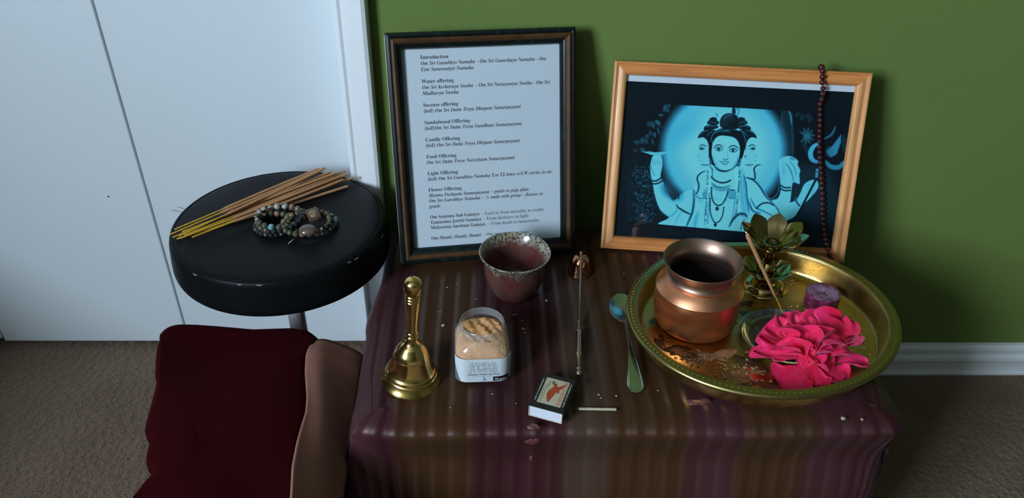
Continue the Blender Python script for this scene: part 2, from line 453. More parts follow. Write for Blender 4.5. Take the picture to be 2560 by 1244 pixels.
bracelet('small-loop bracelet of olive and brown jasper beads at the left of the heap', 684, 553, 0.021, 0.019, 0.3, 0.0105, (0.0, 0.05), 0.0042,
         ['olive', 'moss', 'olive', 'pink', 'olive', 'silver', 'moss', 'tan', 'olive', 'moss'], 0.06)
bracelet('bracelet with black-spotted white beads at the upper left of the heap', 700, 541, 0.030, 0.022, 0.25, 0.0165, (-0.10, 0.14), 0.0043,
         ['moss', 'moss', 'tan', 'pink', 'white', 'white', 'silver', 'white', 'white', 'olive', 'silver', 'olive', 'moss', 'sky', 'moss'])
t5, P5 = bracelet('earth-toned bracelet with a large oval stone, at the middle right of the heap', 766, 556, 0.031, 0.026, 0.15, 0.0125, (0.02, 0.06), 0.0042,
                  ['olive', 'olive', 'pink', 'pink', 'tan', 'silver', 'moss', 'brown', 'tan', 'tan', 'tan', 'moss', 'pink', 'olive'])
t6, P6 = bracelet('fine-beaded turquoise bracelet at the right end of the heap', 788, 557, 0.0285, 0.027, 0.0, 0.0050, (0, 0), 0.0031,
                  ['teal', 'sky', 'white', 'teal', 'silver', 'teal', 'moss', 'teal', 'moss', 'teal', 'pink'])
# big flat oval stone and a carved square stone
m_gem = pm('veined_picture_stone', (0.085, 0.080, 0.060), 0.15, noise=(190, (0.20, 0.055, 0.03), 0.5, 0.62), coat=0.6)
p = at_z(769, 575, ZS + 0.021) - t5.location
v, f = ball((0, 0, 0), 0.0115, 1.0, 0.72, 0.42, 28, 16)
R = Matrix.Translation(p) @ Matrix.Rotation(math.radians(28), 4, 'X') @ Matrix.Rotation(0.05, 4, 'Z')
o = mesh_obj('oval_stone', *xf((v, f), R), m_gem, t5); o['label'] = 'large polished oval stone with rust veins'
p = at_z(784, 538, ZS + 0.019) - t6.location
R = Matrix.Translation(p) @ Matrix.Rotation(math.radians(20), 4, 'X') @ Matrix.Rotation(0.45, 4, 'Z')
v, f = rbox(0.0165, 0.0200, 0.009, 0.0015, 2)
o = mesh_obj('square_stone', *xf((v, f), R), B['brown'], t6); o['label'] = 'square stone with a carved tan face'
v, f = ball((0, 0, 0.0044), 0.0055, 1, 1.2, 0.28, 16, 8); mesh_obj('carved_face', *xf((v, f), R), B['tan'], o)
p = at_z(721, 609, ZS + 0.004) - t5.location; q = at_z(735, 597, ZS + 0.012) - t5.location
v, f = tube([p, p.lerp(q, .5) + Vector((0, 0, 0.0004)), q], [0.0011, 0.0013, 0.0007], 10)
mesh_obj('metal_drop', v, f, B['silver'], t5)['label'] = 'slim silver drop charm'
# ================================================================== blanket pile at lower left
m_maroon = pm('maroon_fleece', (0.034, 0.0010, 0.0022), 0.95, noise=(900, (0.018, 0.0007, 0.0013), 0.3, 0.7), bump=(1200, 0.35, 0.0012), sheen=0.04, spec=0.05)
m_maroon.node_tree.nodes['Principled BSDF'].inputs['Sheen Tint'].default_value = (1, 0.2, 0.25, 1)
m_tanb = pm('tan_fleece', (0.330, 0.145, 0.108), 0.95, noise=(700, (0.270, 0.118, 0.088), 0.3, 0.7), bump=(1100, 0.35, 0.0012), sheen=0.05, spec=0.05)
bl = thing('folded_blanket', (-0.30, 0.55, 0), 'dark maroon fleece blanket with a tan border, heaped between stool and table', 'blanket')
BO = Vector((-0.30, 0.55, 0))
out_px = [(798, 844), (786, 833), (767, 820), (728, 814.5), (680, 816), (631, 817.6), (580, 813), (533, 809), (490, 806), (448, 805), (430, 808), (417, 813), (405, 822), (397, 832),
          (398, 845), (391, 861), (387, 896), (386, 923), (390, 943), (384, 974), (370, 1025), (360, 1063), (366, 1083), (376, 1095), (368, 1110), (363, 1137), (368, 1157), (382, 1180),
          (354, 1207), (325, 1244)]
bd_px = [(742, 1244), (745, 1169), (755, 1110), (765, 1067), (775, 1032), (777, 993), (771, 935), (773, 892), (782, 865), (798, 844)]
ZBL = 0.33
outl = [at_z(x, y, ZBL) for x, y in out_px]
bdl = [at_z(x, y, ZBL) for x, y in bd_px]
front = [Vector((-0.372, 0.44, ZBL)), Vector((-0.37, 0.38, ZBL)), Vector((-0.34, 0.33, ZBL)), Vector((-0.27, 0.31, ZBL)), Vector((-0.20, 0.33, ZBL)), Vector((-0.183, 0.40, ZBL))]
loop = outl + front + bdl[:-1]
# resample evenly
def resample(L, n, closed=True):
    Q = L + [L[0]] if closed else L
    d = [0]
    for a, b_ in zip(Q[:-1], Q[1:]): d.append(d[-1] + (b_ - a).length)
    out = []; k = 0; cnt = n if closed else n - 1
    for i in range(n):
        s = d[-1] * i / cnt
        while k < len(d) - 2 and d[k + 1] < s: k += 1
        u = (s - d[k]) / max(1e-9, d[k + 1] - d[k]); out.append(Q[k].lerp(Q[k + 1], min(1, u)))
    return out
NB = 260
lp = resample(loop, NB)
cen = Vector((-0.30, 0.56, ZBL))
def relief(x, y):
    q = 30 * x + 21 * y + 0.9 * math.sin(14 * y)
    return (0.008 * math.sin(16 * x + 9 * y + 0.6) * math.sin(11 * y - 6 * x) + 0.0035 * math.sin(q) + 0.003 * math.sin(26 * y - 12 * x + 1))
v = []; f = []; rings = []
levels = [0.0, 0.12, 0.25, 0.4, 0.55, 0.68, 0.8, 0.89, 0.95]
for li, s in enumerate(levels):
    if s == 0: rings.append([0]); v.append((cen.x, cen.y, ZBL + relief(cen.x, cen.y))); continue
    r_ = []
    for p in lp:
        q = cen.lerp(p, s); fade = 1 - max(0, (s - 0.6) / 0.4) ** 2
        r_.append(len(v)); v.append((q.x, q.y, ZBL + relief(q.x, q.y) * fade + 0.004 * (1 - s)))
    rings.append(r_)
NRM = []
for i in range(NB):
    d = lp[(i + 2) % NB] - lp[i - 2]; nn = Vector((d.y, -d.x, 0)).normalized()
    if nn.dot(lp[i] - cen) < 0: nn = -nn
    NRM.append(nn)
for dz, off in ((0.0, 1.0), (-0.003, 0.0), (-0.010, 0.0)):
    r_ = []
    for i, p in enumerate(lp):
        q = p - NRM[i] * (0.004 if dz == 0 else 0.0005 if dz > -0.005 else -0.0015)
        r_.append(len(v)); v.append((q.x, q.y, ZBL + dz - (0.0 if dz else 0.0008)))
    rings.append(r_)
steps = 10
for s in range(1, steps + 1):
    t_ = s / steps; r_ = []
    for i, p in enumerate(lp):
        wv = 0.012 * t_ * math.sin(i * 0.33 + 1.3 * math.sin(i * 0.05)) 
        q = p + NRM[i] * (-0.004 * t_ + 0.6 * wv - 0.010 * t_)
        r_.append(len(v)); v.append((q.x, q.y, max(0.002, (ZBL - 0.010) * (1 - t_) + 0.002)))
    rings.append(r_)
for a, b_ in zip(rings[:-1], rings[1:]):
    n = NB
    for k in range(n):
        k2 = (k + 1) % n
        if len(a) == 1: f.append((a[0], b_[k], b_[k2]))
        else: f.append((a[k], a[k2], b_[k2], b_[k]))
v = [(a - BO.x, b_ - BO.y, c) for a, b_, c in v]
mesh_obj('maroon_field', v, f, m_maroon, bl, angle=None)
# tan border: hangs from the maroon edge down towards the table's side
bd = resample([Vector((-0.183, 0.36, ZBL))] + bdl, 60, False)
v = []; f = []; NC = 22
for i, p in enumerate(bd):
    u = i / 59
    far = at_z(907, 877, 0.305)
    e = Vector((-0.158 + (far.x + 0.158) * u ** 3, p.y + (far.y - 0.7449) * u ** 3, 0.250 + 0.055 * u ** 2))
    st0 = p + Vector((-0.004, 0, 0.0035))
    for j in range(NC):
        t_ = j / (NC - 1)
        q = st0.lerp(e, t_)
        q.z += 0.010 * math.sin(PI * t_)
        q.x += 0.003 * math.sin(9 * u + 5 * t_) * t_ * (1 - t_) * 2
        q.z += 0.0030 * math.sin(20 * p.y + 4 * t_) * math.sin(PI * t_) - 0.006 * max(0, u - 0.93) / 0.07
        v.append((q.x - BO.x, q.y - BO.y, q.z))
# the far edge of the border falls behind the heap
for s in range(1, 8):
    for j in range(NC):
        x, y, z = v[59 * NC + j]
        v.append((x, y + 0.004 * math.sin(s * 0.45), max(0.004, z * (1 - s / 7))))
for i in range(59 + 7):
    for j in range(NC - 1):
        a = i * NC + j; f.append((a, a + 1, a + NC + 1, a + NC))
tb = mesh_obj('tan_border', v, f, m_tanb, bl, angle=None); tb['label'] = 'tan fleece border'
so = tb.modifiers.new('thickness', 'SOLIDIFY'); so.thickness = 0.003

# ================================================================== low table and its cloth
m_wood_d = pm('dark_table_wood', (0.06, 0.035, 0.02), 0.5, noise=(12, (0.09, 0.05, 0.03), 0.4, 0.6))
TX0, TX1, TY0, TY1 = -0.137, 0.464, 0.606, 0.984
tb = thing('low_table', ((TX0 + TX1) / 2, (TY0 + TY1) / 2, 0), 'low wooden table hidden under the dark striped satin cloth', 'table')
hx, hy = (TX1 - TX0) / 2, (TY1 - TY0) / 2
v, f = rbox(2 * hx - 0.012, 2 * hy - 0.012, 0.022, 0.003, 1, c=(0, 0, T - 0.014)); mesh_obj('tabletop', v, f, m_wood_d, tb)
for sx in (-1, 1):
    for sy in (-1, 1):
        v, f = rbox(0.035, 0.035, T - 0.025, 0.003, 1, c=(sx * (hx - 0.035), sy * (hy - 0.035), (T - 0.025) / 2)); mesh_obj('leg', v, f, m_wood_d, tb)

# satin cloth material: wide brown / plum bands, woven satin ribs every 12 mm
m_satin = bpy.data.materials.new('plum_brown_satin'); m_satin.use_nodes = True
nt = m_satin.node_tree; b = nt.nodes['Principled BSDF']
tc = nt.nodes.new('ShaderNodeUVMap'); tc.uv_map = 'weave'
sep = nt.nodes.new('ShaderNodeSeparateXYZ'); nt.links.new(tc.outputs[0], sep.inputs[0])
def mth(op, a, b_=None, clamp=False):
    n = nt.nodes.new('ShaderNodeMath'); n.operation = op; n.use_clamp = clamp
    for i, q in enumerate((a, b_)):
        if q is None: continue
        if isinstance(q, (int, float)): n.inputs[i].default_value = q
        else: nt.links.new(q, n.inputs[i])
    return n.outputs[0]
ux = sep.outputs[0]
band = nt.nodes.new('ShaderNodeValToRGB'); cr = band.color_ramp; cr.interpolation = 'EASE'
plum = (0.040, 0.0110, 0.0135); brown = (0.050, 0.0215, 0.0085); mauve = (0.054, 0.0185, 0.0210); grey = (0.062, 0.0350, 0.0240); deep = (0.024, 0.0075, 0.0090)
stops = [(-0.25, plum), (-0.145, mauve), (-0.115, plum), (-0.085, brown), (-0.03, brown), (0.0, plum), (0.075, plum), (0.105, grey), (0.125, grey), (0.150, brown), (0.215, brown), (0.245, mauve), (0.28, mauve), (0.30, brown), (0.36, brown), (0.385, mauve), (0.45, plum), (0.55, deep)]
while len(cr.elements) < len(stops): cr.elements.new(0.5)
for e, (p_, c_) in zip(cr.elements, stops):
    e.position = (p_ + 0.25) / 0.8; e.color = (*c_, 1)
wob = nt.nodes.new('ShaderNodeTexNoise'); wob.inputs['Scale'].default_value = 5; nt.links.new(tc.outputs[0], wob.inputs['Vector'])
ux2 = mth('ADD', ux, mth('MULTIPLY', mth('SUBTRACT', wob.outputs[0], 0.5), 0.006))
nt.links.new(mth('DIVIDE', mth('ADD', ux2, 0.25), 0.8), band.inputs[0])
s_ = mth('SINE', mth('MULTIPLY', ux2, 2 * PI / 0.0222))
s2 = mth('SINE', mth('ADD', mth('MULTIPLY', ux2, 2 * PI / 0.0103), 0.7))
rib = mth('ADD', mth('MULTIPLY', s_, 0.7), mth('MULTIPLY', s2, 0.3))
rib01 = mth('POWER', mth('MULTIPLY', mth('ADD', rib, 1.0), 0.5, True), 2.2)
nt.links.new(mth('SUBTRACT', 0.60, mth('MULTIPLY', rib01, 0.23)), b.inputs['Roughness'])
nt.links.new(mth('ADD', 0.03, mth('MULTIPLY', rib01, 0.95)), b.inputs['Specular IOR Level'])
mixc = nt.nodes.new('ShaderNodeMix'); mixc.data_type = 'RGBA'; mixc.blend_type = 'MIX'
nt.links.new(mth('MULTIPLY', rib01, 0.03), mixc.inputs[0]); nt.links.new(band.outputs[0], mixc.inputs[6]); mixc.inputs[7].default_value = (0.17, 0.100, 0.090, 1)
nt.links.new(mixc.outputs[2], b.inputs['Base Color'])
b.inputs['Sheen Weight'].default_value = 0.03; b.inputs['Sheen Roughness'].default_value = 0.35
b.inputs['Anisotropic'].default_value = 0.70
tg = nt.nodes.new('ShaderNodeTangent'); tg.direction_type = 'UV_MAP'; tg.uv_map = 'weave'; nt.links.new(tg.outputs[0], b.inputs['Tangent'])
b.inputs['Specular Tint'].default_value = (1.0, 0.78, 0.72, 1)
bp = nt.nodes.new('ShaderNodeBump'); bp.inputs['Strength'].default_value = 0.10; bp.inputs['Distance'].default_value = 0.001
nt.links.new(rib01, bp.inputs['Height']); nt.links.new(bp.outputs[0], b.inputs['Normal'])

# tray pose is needed for the cloth below it
TRAY_O = Vector((0.343, 0.740, T + 0.0050)); TGX, TGY = 0.030, -0.010
def tray_floor_z(x, y): return TRAY_O.z + TGX * (x - TRAY_O.x) + TGY * (y - TRAY_O.y)
def cloth_z(x, y):
    d = math.hypot((x - TRAY_O.x) / 1.03, y - TRAY_O.y)
    z = T + 0.0006 * math.sin(23 * x) * math.sin(19 * y)
    zb = tray_floor_z(x, y) - 0.0012
    k = 1 - min(1, max(0, (d - 0.120) / 0.040)); k = k * k * (3 - 2 * k)
    if y < 0.66: k *= max(0, min(1, (y - 0.60) / 0.06))
    if x > 0.44: k *= max(0, min(1, (0.468 - x) / 0.03))
    return max(T - 0.0005, z * (1 - k) + zb * k) if zb > z else z
cl = []
left = [at_z(px, py, T) for px, py in ((958, 690), (946, 722), (931, 757), (922, 785), (919, 805), (921, 822), (917, 845), (911, 880), (905, 915), (899, 960), (891, 1000), (883, 1028))]
PL = [Vector((-0.141, 0.982, T)), Vector((-0.143, 0.93, T))] + left + [Vector((-0.1450, 0.592, T)), Vector((-0.128, 0.586, T))]
PL += [Vector((x, 0.585 + 0.0015 * math.sin(17 * x), T)) for x in np.linspace(-0.10, 0.44, 20)]
PL += [Vector((0.460, 0.588, T)), Vector((0.4705, 0.597, T)), Vector((0.4735, 0.62, T)), Vector((0.473, 0.75, T)), Vector((0.473, 0.97, T)), Vector((0.466, 0.984, T))]
PL += [Vector((x, 0.986, T)) for x in np.linspace(0.44, -0.12, 12)]
NP_ = 420
ol = resample(PL, NP_)
cxy = Vector((0.164, 0.786, T))
ONS = []; INS = []
for i in range(NP_):
    d = ol[(i + 3) % NP_] - ol[i - 3]; nn = Vector((d.y, -d.x, 0)).normalized()
    if nn.dot(ol[i] - cxy) < 0: nn = -nn
    ONS.append(nn); INS.append(0.040 if nn.y < -0.3 else 0.0125)
INS = [sum(INS[(i + j) % NP_] for j in range(-14, 15)) / 29 for i in range(NP_)]
ONS = [sum((ONS[(i + j) % NP_] for j in range(-6, 7)), Vector()).normalized() for i in range(NP_)]
v = []; f = []; uv = []; rings = []
for s in [0.0] + [i / 40 for i in range(1, 41)]:
    if s == 0: rings.append([0]); v.append((cxy.x, cxy.y, cloth_z(cxy.x, cxy.y))); uv.append((cxy.x, cxy.y)); continue
    ss = s * 0.962
    r_ = []
    for p in ol:
        q = cxy.lerp(Vector((p.x, p.y, T)) - ONS[len(r_)] * INS[len(r_)], s); r_.append(len(v)); v.append((q.x, q.y, cloth_z(q.x, q.y))); uv.append((q.x, q.y))
    rings.append(r_)
on = []
for i in range(NP_):
    d = ol[(i + 3) % NP_] - ol[i - 3]; nn = Vector((d.y, -d.x, 0)).normalized()
    if nn.dot(ol[i] - cxy) < 0: nn = -nn
    on.append(nn)
on = ONS
RB = 0.017
for k in range(1, 9):
    a = k / 8 * PI / 2; r_ = []
    for i, p in enumerate(ol):
        q = p + on[i] * ((INS[i] + 0.0042) * math.sin(a) - INS[i])
        zz = cloth_z(p.x, p.y)
        r_.append(len(v)); v.append((q.x, q.y, zz - RB * (1 - math.cos(a)))); uv.append((p.x if abs(on[i].y) > abs(on[i].x) else p.x, p.y + on[i].y * RB * a))
    rings.append(r_)
arc = [0]
for i in range(1, NP_): arc.append(arc[-1] + (ol[i] - ol[i - 1]).length)
for s in range(1, 27):
    t_ = s / 26; r_ = []
    for i, p in enumerate(ol):
        n_ = on[i]
        front_ = max(0, -n_.y); side = max(0, -n_.x)
        corner = math.exp(-((p.x + 0.143) ** 2 + (p.y - 0.590) ** 2) / 0.0011)
        fold = (0.010 * math.sin(arc[i] * 41 + 1.2 * math.sin(arc[i] * 13)) + 0.006 * math.sin(arc[i] * 83 + 2)) * min(1, t_ * 1.6)
        o_ = 0.0042 + fold * (0.6 if front_ > .5 else 0.35) * (0.3 + t_) + (0.010 * t_ if front_ > 0.5 else 0.004 * t_)
        o_ += corner * (0.030 * min(1, t_ * 3) - 0.012 * t_)
        q = p + n_ * o_
        # the front drop tucks back under the overhanging edge just below the fold
        if front_ > 0.5: q.y += 0.014 * math.exp(-((t_ - 0.15) / 0.10) ** 2)
        zz = cloth_z(p.x, p.y) - RB
        r_.append(len(v)); v.append((q.x, q.y, max(0.0015, zz * (1 - t_) + 0.0015))); uv.append((p.x + n_.x * 0.33 * t_, p.y + n_.y * 0.33 * t_))
    rings.append(r_)
for a, b_ in zip(rings[:-1], rings[1:]):
    for k in range(NP_):
        k2 = (k + 1) % NP_
        if len(a) == 1: f.append((a[0], b_[k], b_[k2]))
        else: f.append((a[k], a[k2], b_[k2], b_[k]))
cl = mesh_obj('satin_tablecloth', v, f, m_satin, angle=None)
ul = cl.data.uv_layers.new(name='weave')
vi = np.zeros(len(cl.data.loops), dtype=np.int32); cl.data.loops.foreach_get('vertex_index', vi)
ul.data.foreach_set('uv', np.array(uv, dtype=np.float32)[vi].ravel())
tag(cl, 'dark plum and brown striped satin cloth draped over the low table', 'tablecloth')
# ================================================================== framed sheets leaning on the wall
def frame_mat(x, y, yaw, lean, z0):
    ex = Vector((math.cos(yaw), math.sin(yaw), 0)); n = Vector((-math.sin(yaw), math.cos(yaw), 0))
    up = Vector((0, 0, 1)) * math.cos(lean) + n * math.sin(lean)
    back = up.cross(ex)
    m = Matrix.Identity(4)
    for i in range(3): m[i][0] = ex[i]; m[i][1] = back[i]; m[i][2] = up[i]
    m.translation = (x, y, T + z0); return m
def fl(px, py, m, y=0.0):
    """picture point -> (u, v) on the sheet's plane"""
    o = m @ Vector((0, y, 0)); n = m.to_3x3() @ Vector((0, 1, 0))
    p = m.inverted() @ at_plane(px, py, o, n); return p.x, p.z
def mitred(u0, v0, u1, v1, prof, only=None):
    """frame swept round a rectangle; prof = (inset from the outer edge, depth y); only = side index for a single mitred rail"""
    cs = [(u0, v0, 1, 1), (u1, v0, -1, 1), (u1, v1, -1, -1), (u0, v1, 1, -1)]
    v = []; f = []; n = len(prof)
    sides = range(4) if only is None else [only]
    for s in sides:
        a, b_ = cs[s], cs[(s + 1) % 4]; base = len(v)
        for c in (a, b_):
            for d, y in prof: v.append((c[0] + c[2] * d, y, c[1] + c[3] * d))
        for i in range(n):
            j = (i + 1) % n; f.append((base + i, base + j, base + n + j, base + n + i))
        if only is not None: f += [tuple(base + i for i in range(n)), tuple(base + n + i for i in range(n - 1, -1, -1))]
    return v, f
m_glass = clear_mat('picture_glass', boost=1.0)
m_paper = pm('white_copy_paper', (0.61, 0.69, 0.76), 0.6, bump=(14, 0.08, 0.004, 1))
m_ink = pm('black_print_ink', (0.02, 0.02, 0.03), 0.6)
m_inkg = pm('grey_print_ink', (0.10, 0.10, 0.12), 0.6)
m_marble = pm('dark_green_marbled_moulding', (0.003, 0.008, 0.008), 0.30, noise=(120, (0.008, 0.032, 0.032), 0.55, 0.75), coat=0.1, spec=0.3, stretch=(1, 1, 0.25))
m_bronze = pm('bronze_moulding', (0.085, 0.038, 0.012), 0.50, 0.0, noise=(60, (0.050, 0.023, 0.008), 0.35, 0.7), spec=0.25)
m_board = pm('grey_backing_board', (0.10, 0.10, 0.10), 0.9)
m_edge_highlight = pm('silver_edge_highlight', (0.42, 0.42, 0.42), 0.4, 0.6)

# ---- prayer sheet in its dark frame
mA = frame_mat(-0.09718, 0.8924, 0.14207, 0.28121, 0.0243)
fr = thing('text_frame', None, 'dark green and bronze picture frame holding a typed sheet of offerings, leaning on the wall', 'picture frame', mat=mA)
U0, V0, U1, V1 = -0.0236, -0.0208, 0.2262, 0.2915
v, f = mitred(U0, V0, U1, V1, [(0.0, 0.007), (0.0, -0.006), (0.0012, -0.0085), (0.0045, -0.0095), (0.0060, -0.0085), (0.0062, 0.007)])
oo = mesh_obj('outer_moulding', v, f, m_marble, fr, angle=30); oo['label'] = 'dark green marbled outer moulding'
v, f = mitred(U0, V0, U1, V1, [(0.0061, 0.005), (0.0061, -0.0085), (0.0072, -0.0112), (0.0100, -0.0122), (0.0128, -0.0108), (0.0142, -0.0080), (0.0143, 0.005)])
mesh_obj('bronze_band', v, f, m_bronze, fr, angle=40)['label'] = 'rounded bronze band'
v, f = mitred(U0, V0, U1, V1, [(0.0142, 0.004), (0.0142, -0.0082), (0.0165, -0.0074), (0.0178, -0.0060), (0.0195, -0.0056), (0.0212, -0.0030), (0.0214, -0.0018), (0.0205, 0.004)])
mesh_obj('inner_moulding', v, f, m_marble, fr, angle=30)
v, f = tube([(U0 - 0.0001, -0.0062, V0 + 0.004), (U0 - 0.0001, -0.0062, V1 - 0.004)], 0.0005, 6); mesh_obj('edge_highlight', v, f, m_edge_highlight, oo)  # silver line painted in for the highlight on the frame's left side
v, f = rbox(U1 - U0 - 0.034, 0.0012, V1 - V0 - 0.034, 0, c=((U0 + U1) / 2, 0.0008, (V0 + V1) / 2))
sheet = mesh_obj('paper_sheet', v, f, m_paper, fr, smooth=False); sheet['label'] = 'typed white sheet'
v, f = rbox(U1 - U0 - 0.034, 0.0014, V1 - V0 - 0.034, 0, c=((U0 + U1) / 2, -0.0012, (V0 + V1) / 2))
mesh_obj('glass_pane', v, f, m_glass, fr, smooth=False)
v, f = rbox(U1 - U0 - 0.014, 0.003, V1 - V0 - 0.014, 0.0005, 1, c=((U0 + U1) / 2, 0.0046, (V0 + V1) / 2))
mesh_obj('backing_board', v, f, m_board, fr)
LINES = [
 (0, [('Introduction', 0)], None), (1, [('Om Sri Gurubhyo Namaha - Om Sri Ganeshaya Namaha - Om', 1)], (1365, 155)), (2, [('Eim Saraswatyei Namaha', 1)], (1184, 176)),
 (4, [('Water offering', 0)], None), (5, [('Om Sri Keshavaya Swaha  - Om Sri Narayanaya Swaha - Om Sri', 1)], (1375, 212)), (6, [('Madhavya Swaha', 1)], (1147, 238)),
 (8, [('Incense offering', 0)], None), (9, [('(bell) Om Sri Datta Treya Dhupam Samarpayami', 1)], (1302, 272)),
 (11, [('Sandalwood Offering', 0)], None), (12, [('(bell)Om Sri Datta Treya Gandham Samarpayami', 1)], (1305, 315)),
 (14, [('Candle Offering', 0)], None), (15, [('(bell) Om Sri Datta Treya Dhipam Samarpayami', 1)], (1300, 356)),
 (17, [('Food Offering', 0)], None), (18, [('Om Sri Datta Treya Naivedyam Samarpayami', 1)], (1287, 397)),
 (20, [('Light Offering', 0)], None), (21, [('(bell) Om Sri Gurubhyo Namaha 3 to 12 times w/CW circles in air', 1)], (1380, 431)),
 (23, [('Flower Offering', 0)], None), (24, [('Mantra Pushpam Samarpayami \u2013 petals to puja plate', 1)], (1322, 475)),
 (25, [('Om Sri Gurobhyo Namaha -  \u00be mala with group \u2013 flowers to', 1)], (1357, 487)), (26, [('grads', 1)], (1101, 520)),
 (28, [('Om Asatoma Sad-Gamaya', 0), (' \u2013 Lead us from unreality to reality', 2)], (1360, 524)),
 (29, [('Tamasoma Jyortir Gamaya', 0), (' \u2013 From darkness to light', 2)], (1321, 537)),
 (30, [('Mrityorma Amritam Gamaya', 0), (' \u2013 From death to immortality', 2)], (1349, 552)),
 (32, [('Om Shanti, Shanti, Shanti', 0), (' \u2013 Om peace, peace, peace', 2)], (1322, 577))]
mb_b, mb_g = MB(), MB()
SZ = 0.0070
for row, segs, end in LINES:
    vv = 0.2572 - 0.00771 * row; u = 0.0202
    parts = []; x = 0
    for s, k in segs:
        tv = text_vf(serif(s, k == 1), SZ, offset=(-0.00006 if k == 2 else 0.0))
        wdt = max(p[0] for p in tv[0]) if tv[0] else 0
        parts.append((tv, x + (0.0018 if k == 2 else 0), k)); x += wdt + (0.0018 if k == 2 else 0)
    if end: uu, _ = fl(end[0], end[1], mA); k_ = (uu - u) / x
    else: k_ = 0.96
    k_ = min(1.12, max(0.8, k_))
    for tv, x0, k in parts:
        (mb_g if k == 2 else mb_b).add([(u + (a + x0) * k_, 0.0001, vv + b_) for a, b_, c in tv[0]], tv[1])
mb_b.out('typed_text', m_ink, sheet, smooth=False)
mb_g.out('typed_translation', m_inkg, sheet, smooth=False)

# ---- devotional print in its pine frame
mP = frame_mat(0.16647, 0.9235, -0.09868, 0.3637, 0.0040)
ph = thing('portrait_frame', None, 'light pine picture frame with a turquoise-tinted deity print, leaning behind the brass tray', 'picture frame', mat=mP)
m_pine_h = pm('pine_moulding_across', (0.72, 0.285, 0.085), 0.42, noise=(26, (0.52, 0.170, 0.045), 0.40, 0.66), stretch=(0.35, 3, 6), coat=0.15)
m_pine_v = pm('pine_upright_lit', (0.78, 0.38, 0.145), 0.42, noise=(26, (0.60, 0.25, 0.080), 0.40, 0.66), stretch=(6, 3, 0.35), coat=0.15)  # upright grain; tone painted lighter, as the side rail catches more light
PWd, PHt = 0.3494, 0.2667
prof = [(0.0, 0.0095), (0.0, 0.0010), (0.0008, -0.0004), (0.0030, -0.0008), (0.0044, 0.0006), (0.0070, 0.0014), (0.0100, 0.0002), (0.0122, -0.0010), (0.0150, -0.0008), (0.0172, 0.0010), (0.0186, 0.0040), (0.0188, 0.0095)]
for s in range(4):
    v, f = mitred(0, 0, PWd, PHt, prof, s)
    mesh_obj('rail', v, f, m_pine_h if s % 2 == 0 else m_pine_v, ph, angle=25)
v, f = rbox(PWd - 0.024, 0.0010, PHt - 0.024, 0, c=(PWd / 2, 0.0078, PHt / 2)); mat_ = mesh_obj('white_mount', v, f, m_paper, ph, smooth=False)
v, f = rbox(PWd - 0.024, 0.0016, PHt - 0.024, 0, c=(PWd / 2, 0.0055, PHt / 2)); mesh_obj('glass_pane', v, f, m_glass, ph, smooth=False)

# the print: a fine grid of points, its picture painted as brush shapes into a colour layer
GU0, GU1, GV0, GV1 = 0.0135, PWd - 0.0135, 0.0135, 0.2398
NX, NY = 680, 470
gu = np.linspace(GU0, GU1, NX); gv = np.linspace(GV0, GV1, NY)
UU, VV = np.meshgrid(gu, gv)
Pw = np.stack([UU, np.full_like(UU, 0.0071), VV], -1)
mPn = np.array(mP)
W_ = Pw @ mPn[:3, :3].T + mPn[:3, 3] - np.array([0, 0, CAM_H])
Cc = W_ @ M.T
PX = CX + F_PX * Cc[..., 0] / -Cc[..., 2]; PY = CY - F_PX * Cc[..., 1] / -Cc[..., 2]
AX = (PX - 1600) * 3.4547; AY = (PY - 240) * 3.4556      # drawing units of the sketch
TT = np.full(AX.shape, 0.03)
def sst(x): x = np.clip(x, 0, 1); return x * x * (3 - 2 * x)
def put(mask, t): 
    global TT
    TT = TT * (1 - mask) + t * mask
def crm(pts, n=8, closed=False):
    P = [tuple(p) for p in pts]
    P = [P[-1]] + P + [P[0], P[1]] if closed else [P[0]] + P + [P[-1]]
    out = []
    for i in range(1, len(P) - 2):
        for k in range(n):
            t = k / n
            out.append(tuple(0.5 * ((2 * P[i][j]) + (-P[i - 1][j] + P[i + 1][j]) * t + (2 * P[i - 1][j] - 5 * P[i][j] + 4 * P[i + 1][j] - P[i + 2][j]) * t * t
                                    + (-P[i - 1][j] + 3 * P[i][j] - 3 * P[i + 1][j] + P[i + 2][j]) * t ** 3) for j in (0, 1)))
    if not closed: out.append(P[-2])
    return out
def segd(pts, pad, closed=False):
    q = np.array(pts + ([pts[0]] if closed else []), float)
    x0, x1 = q[:, 0].min() - pad, q[:, 0].max() + pad; y0, y1 = q[:, 1].min() - pad, q[:, 1].max() + pad
    box = (AX > x0) & (AX < x1) & (AY > y0) & (AY < y1)
    idx = np.nonzero(box); X = AX[idx]; Y = AY[idx]
    best = np.full(X.shape, 1e9); par = np.zeros(X.shape); tot = len(q) - 1
    for i in range(tot):
        a, b_ = q[i], q[i + 1]; d = b_ - a; L = max(1e-9, d @ d)
        t = np.clip(((X - a[0]) * d[0] + (Y - a[1]) * d[1]) / L, 0, 1)
        dd = np.hypot(X - a[0] - t * d[0], Y - a[1] - t * d[1]); k = dd < best
        best[k] = dd[k]; par[k] = (i + t[k]) / tot
    return idx, X, Y, best, par
def stroke(pts, wd, t, soft=2.5, taper=True, sm=True, op=1.0):
    p = crm(pts, 6) if sm and len(pts) > 2 else [tuple(a) for a in pts]
    idx, X, Y, d, par = segd(p, wd + soft * 2)
    w2 = wd / 2 * (np.sqrt(np.clip(4 * par * (1 - par), 0.03, 1)) if taper else 1)
    a = sst((w2 + soft - d) / (2 * soft)) * op
    TT[idx] = TT[idx] * (1 - a) + t * a
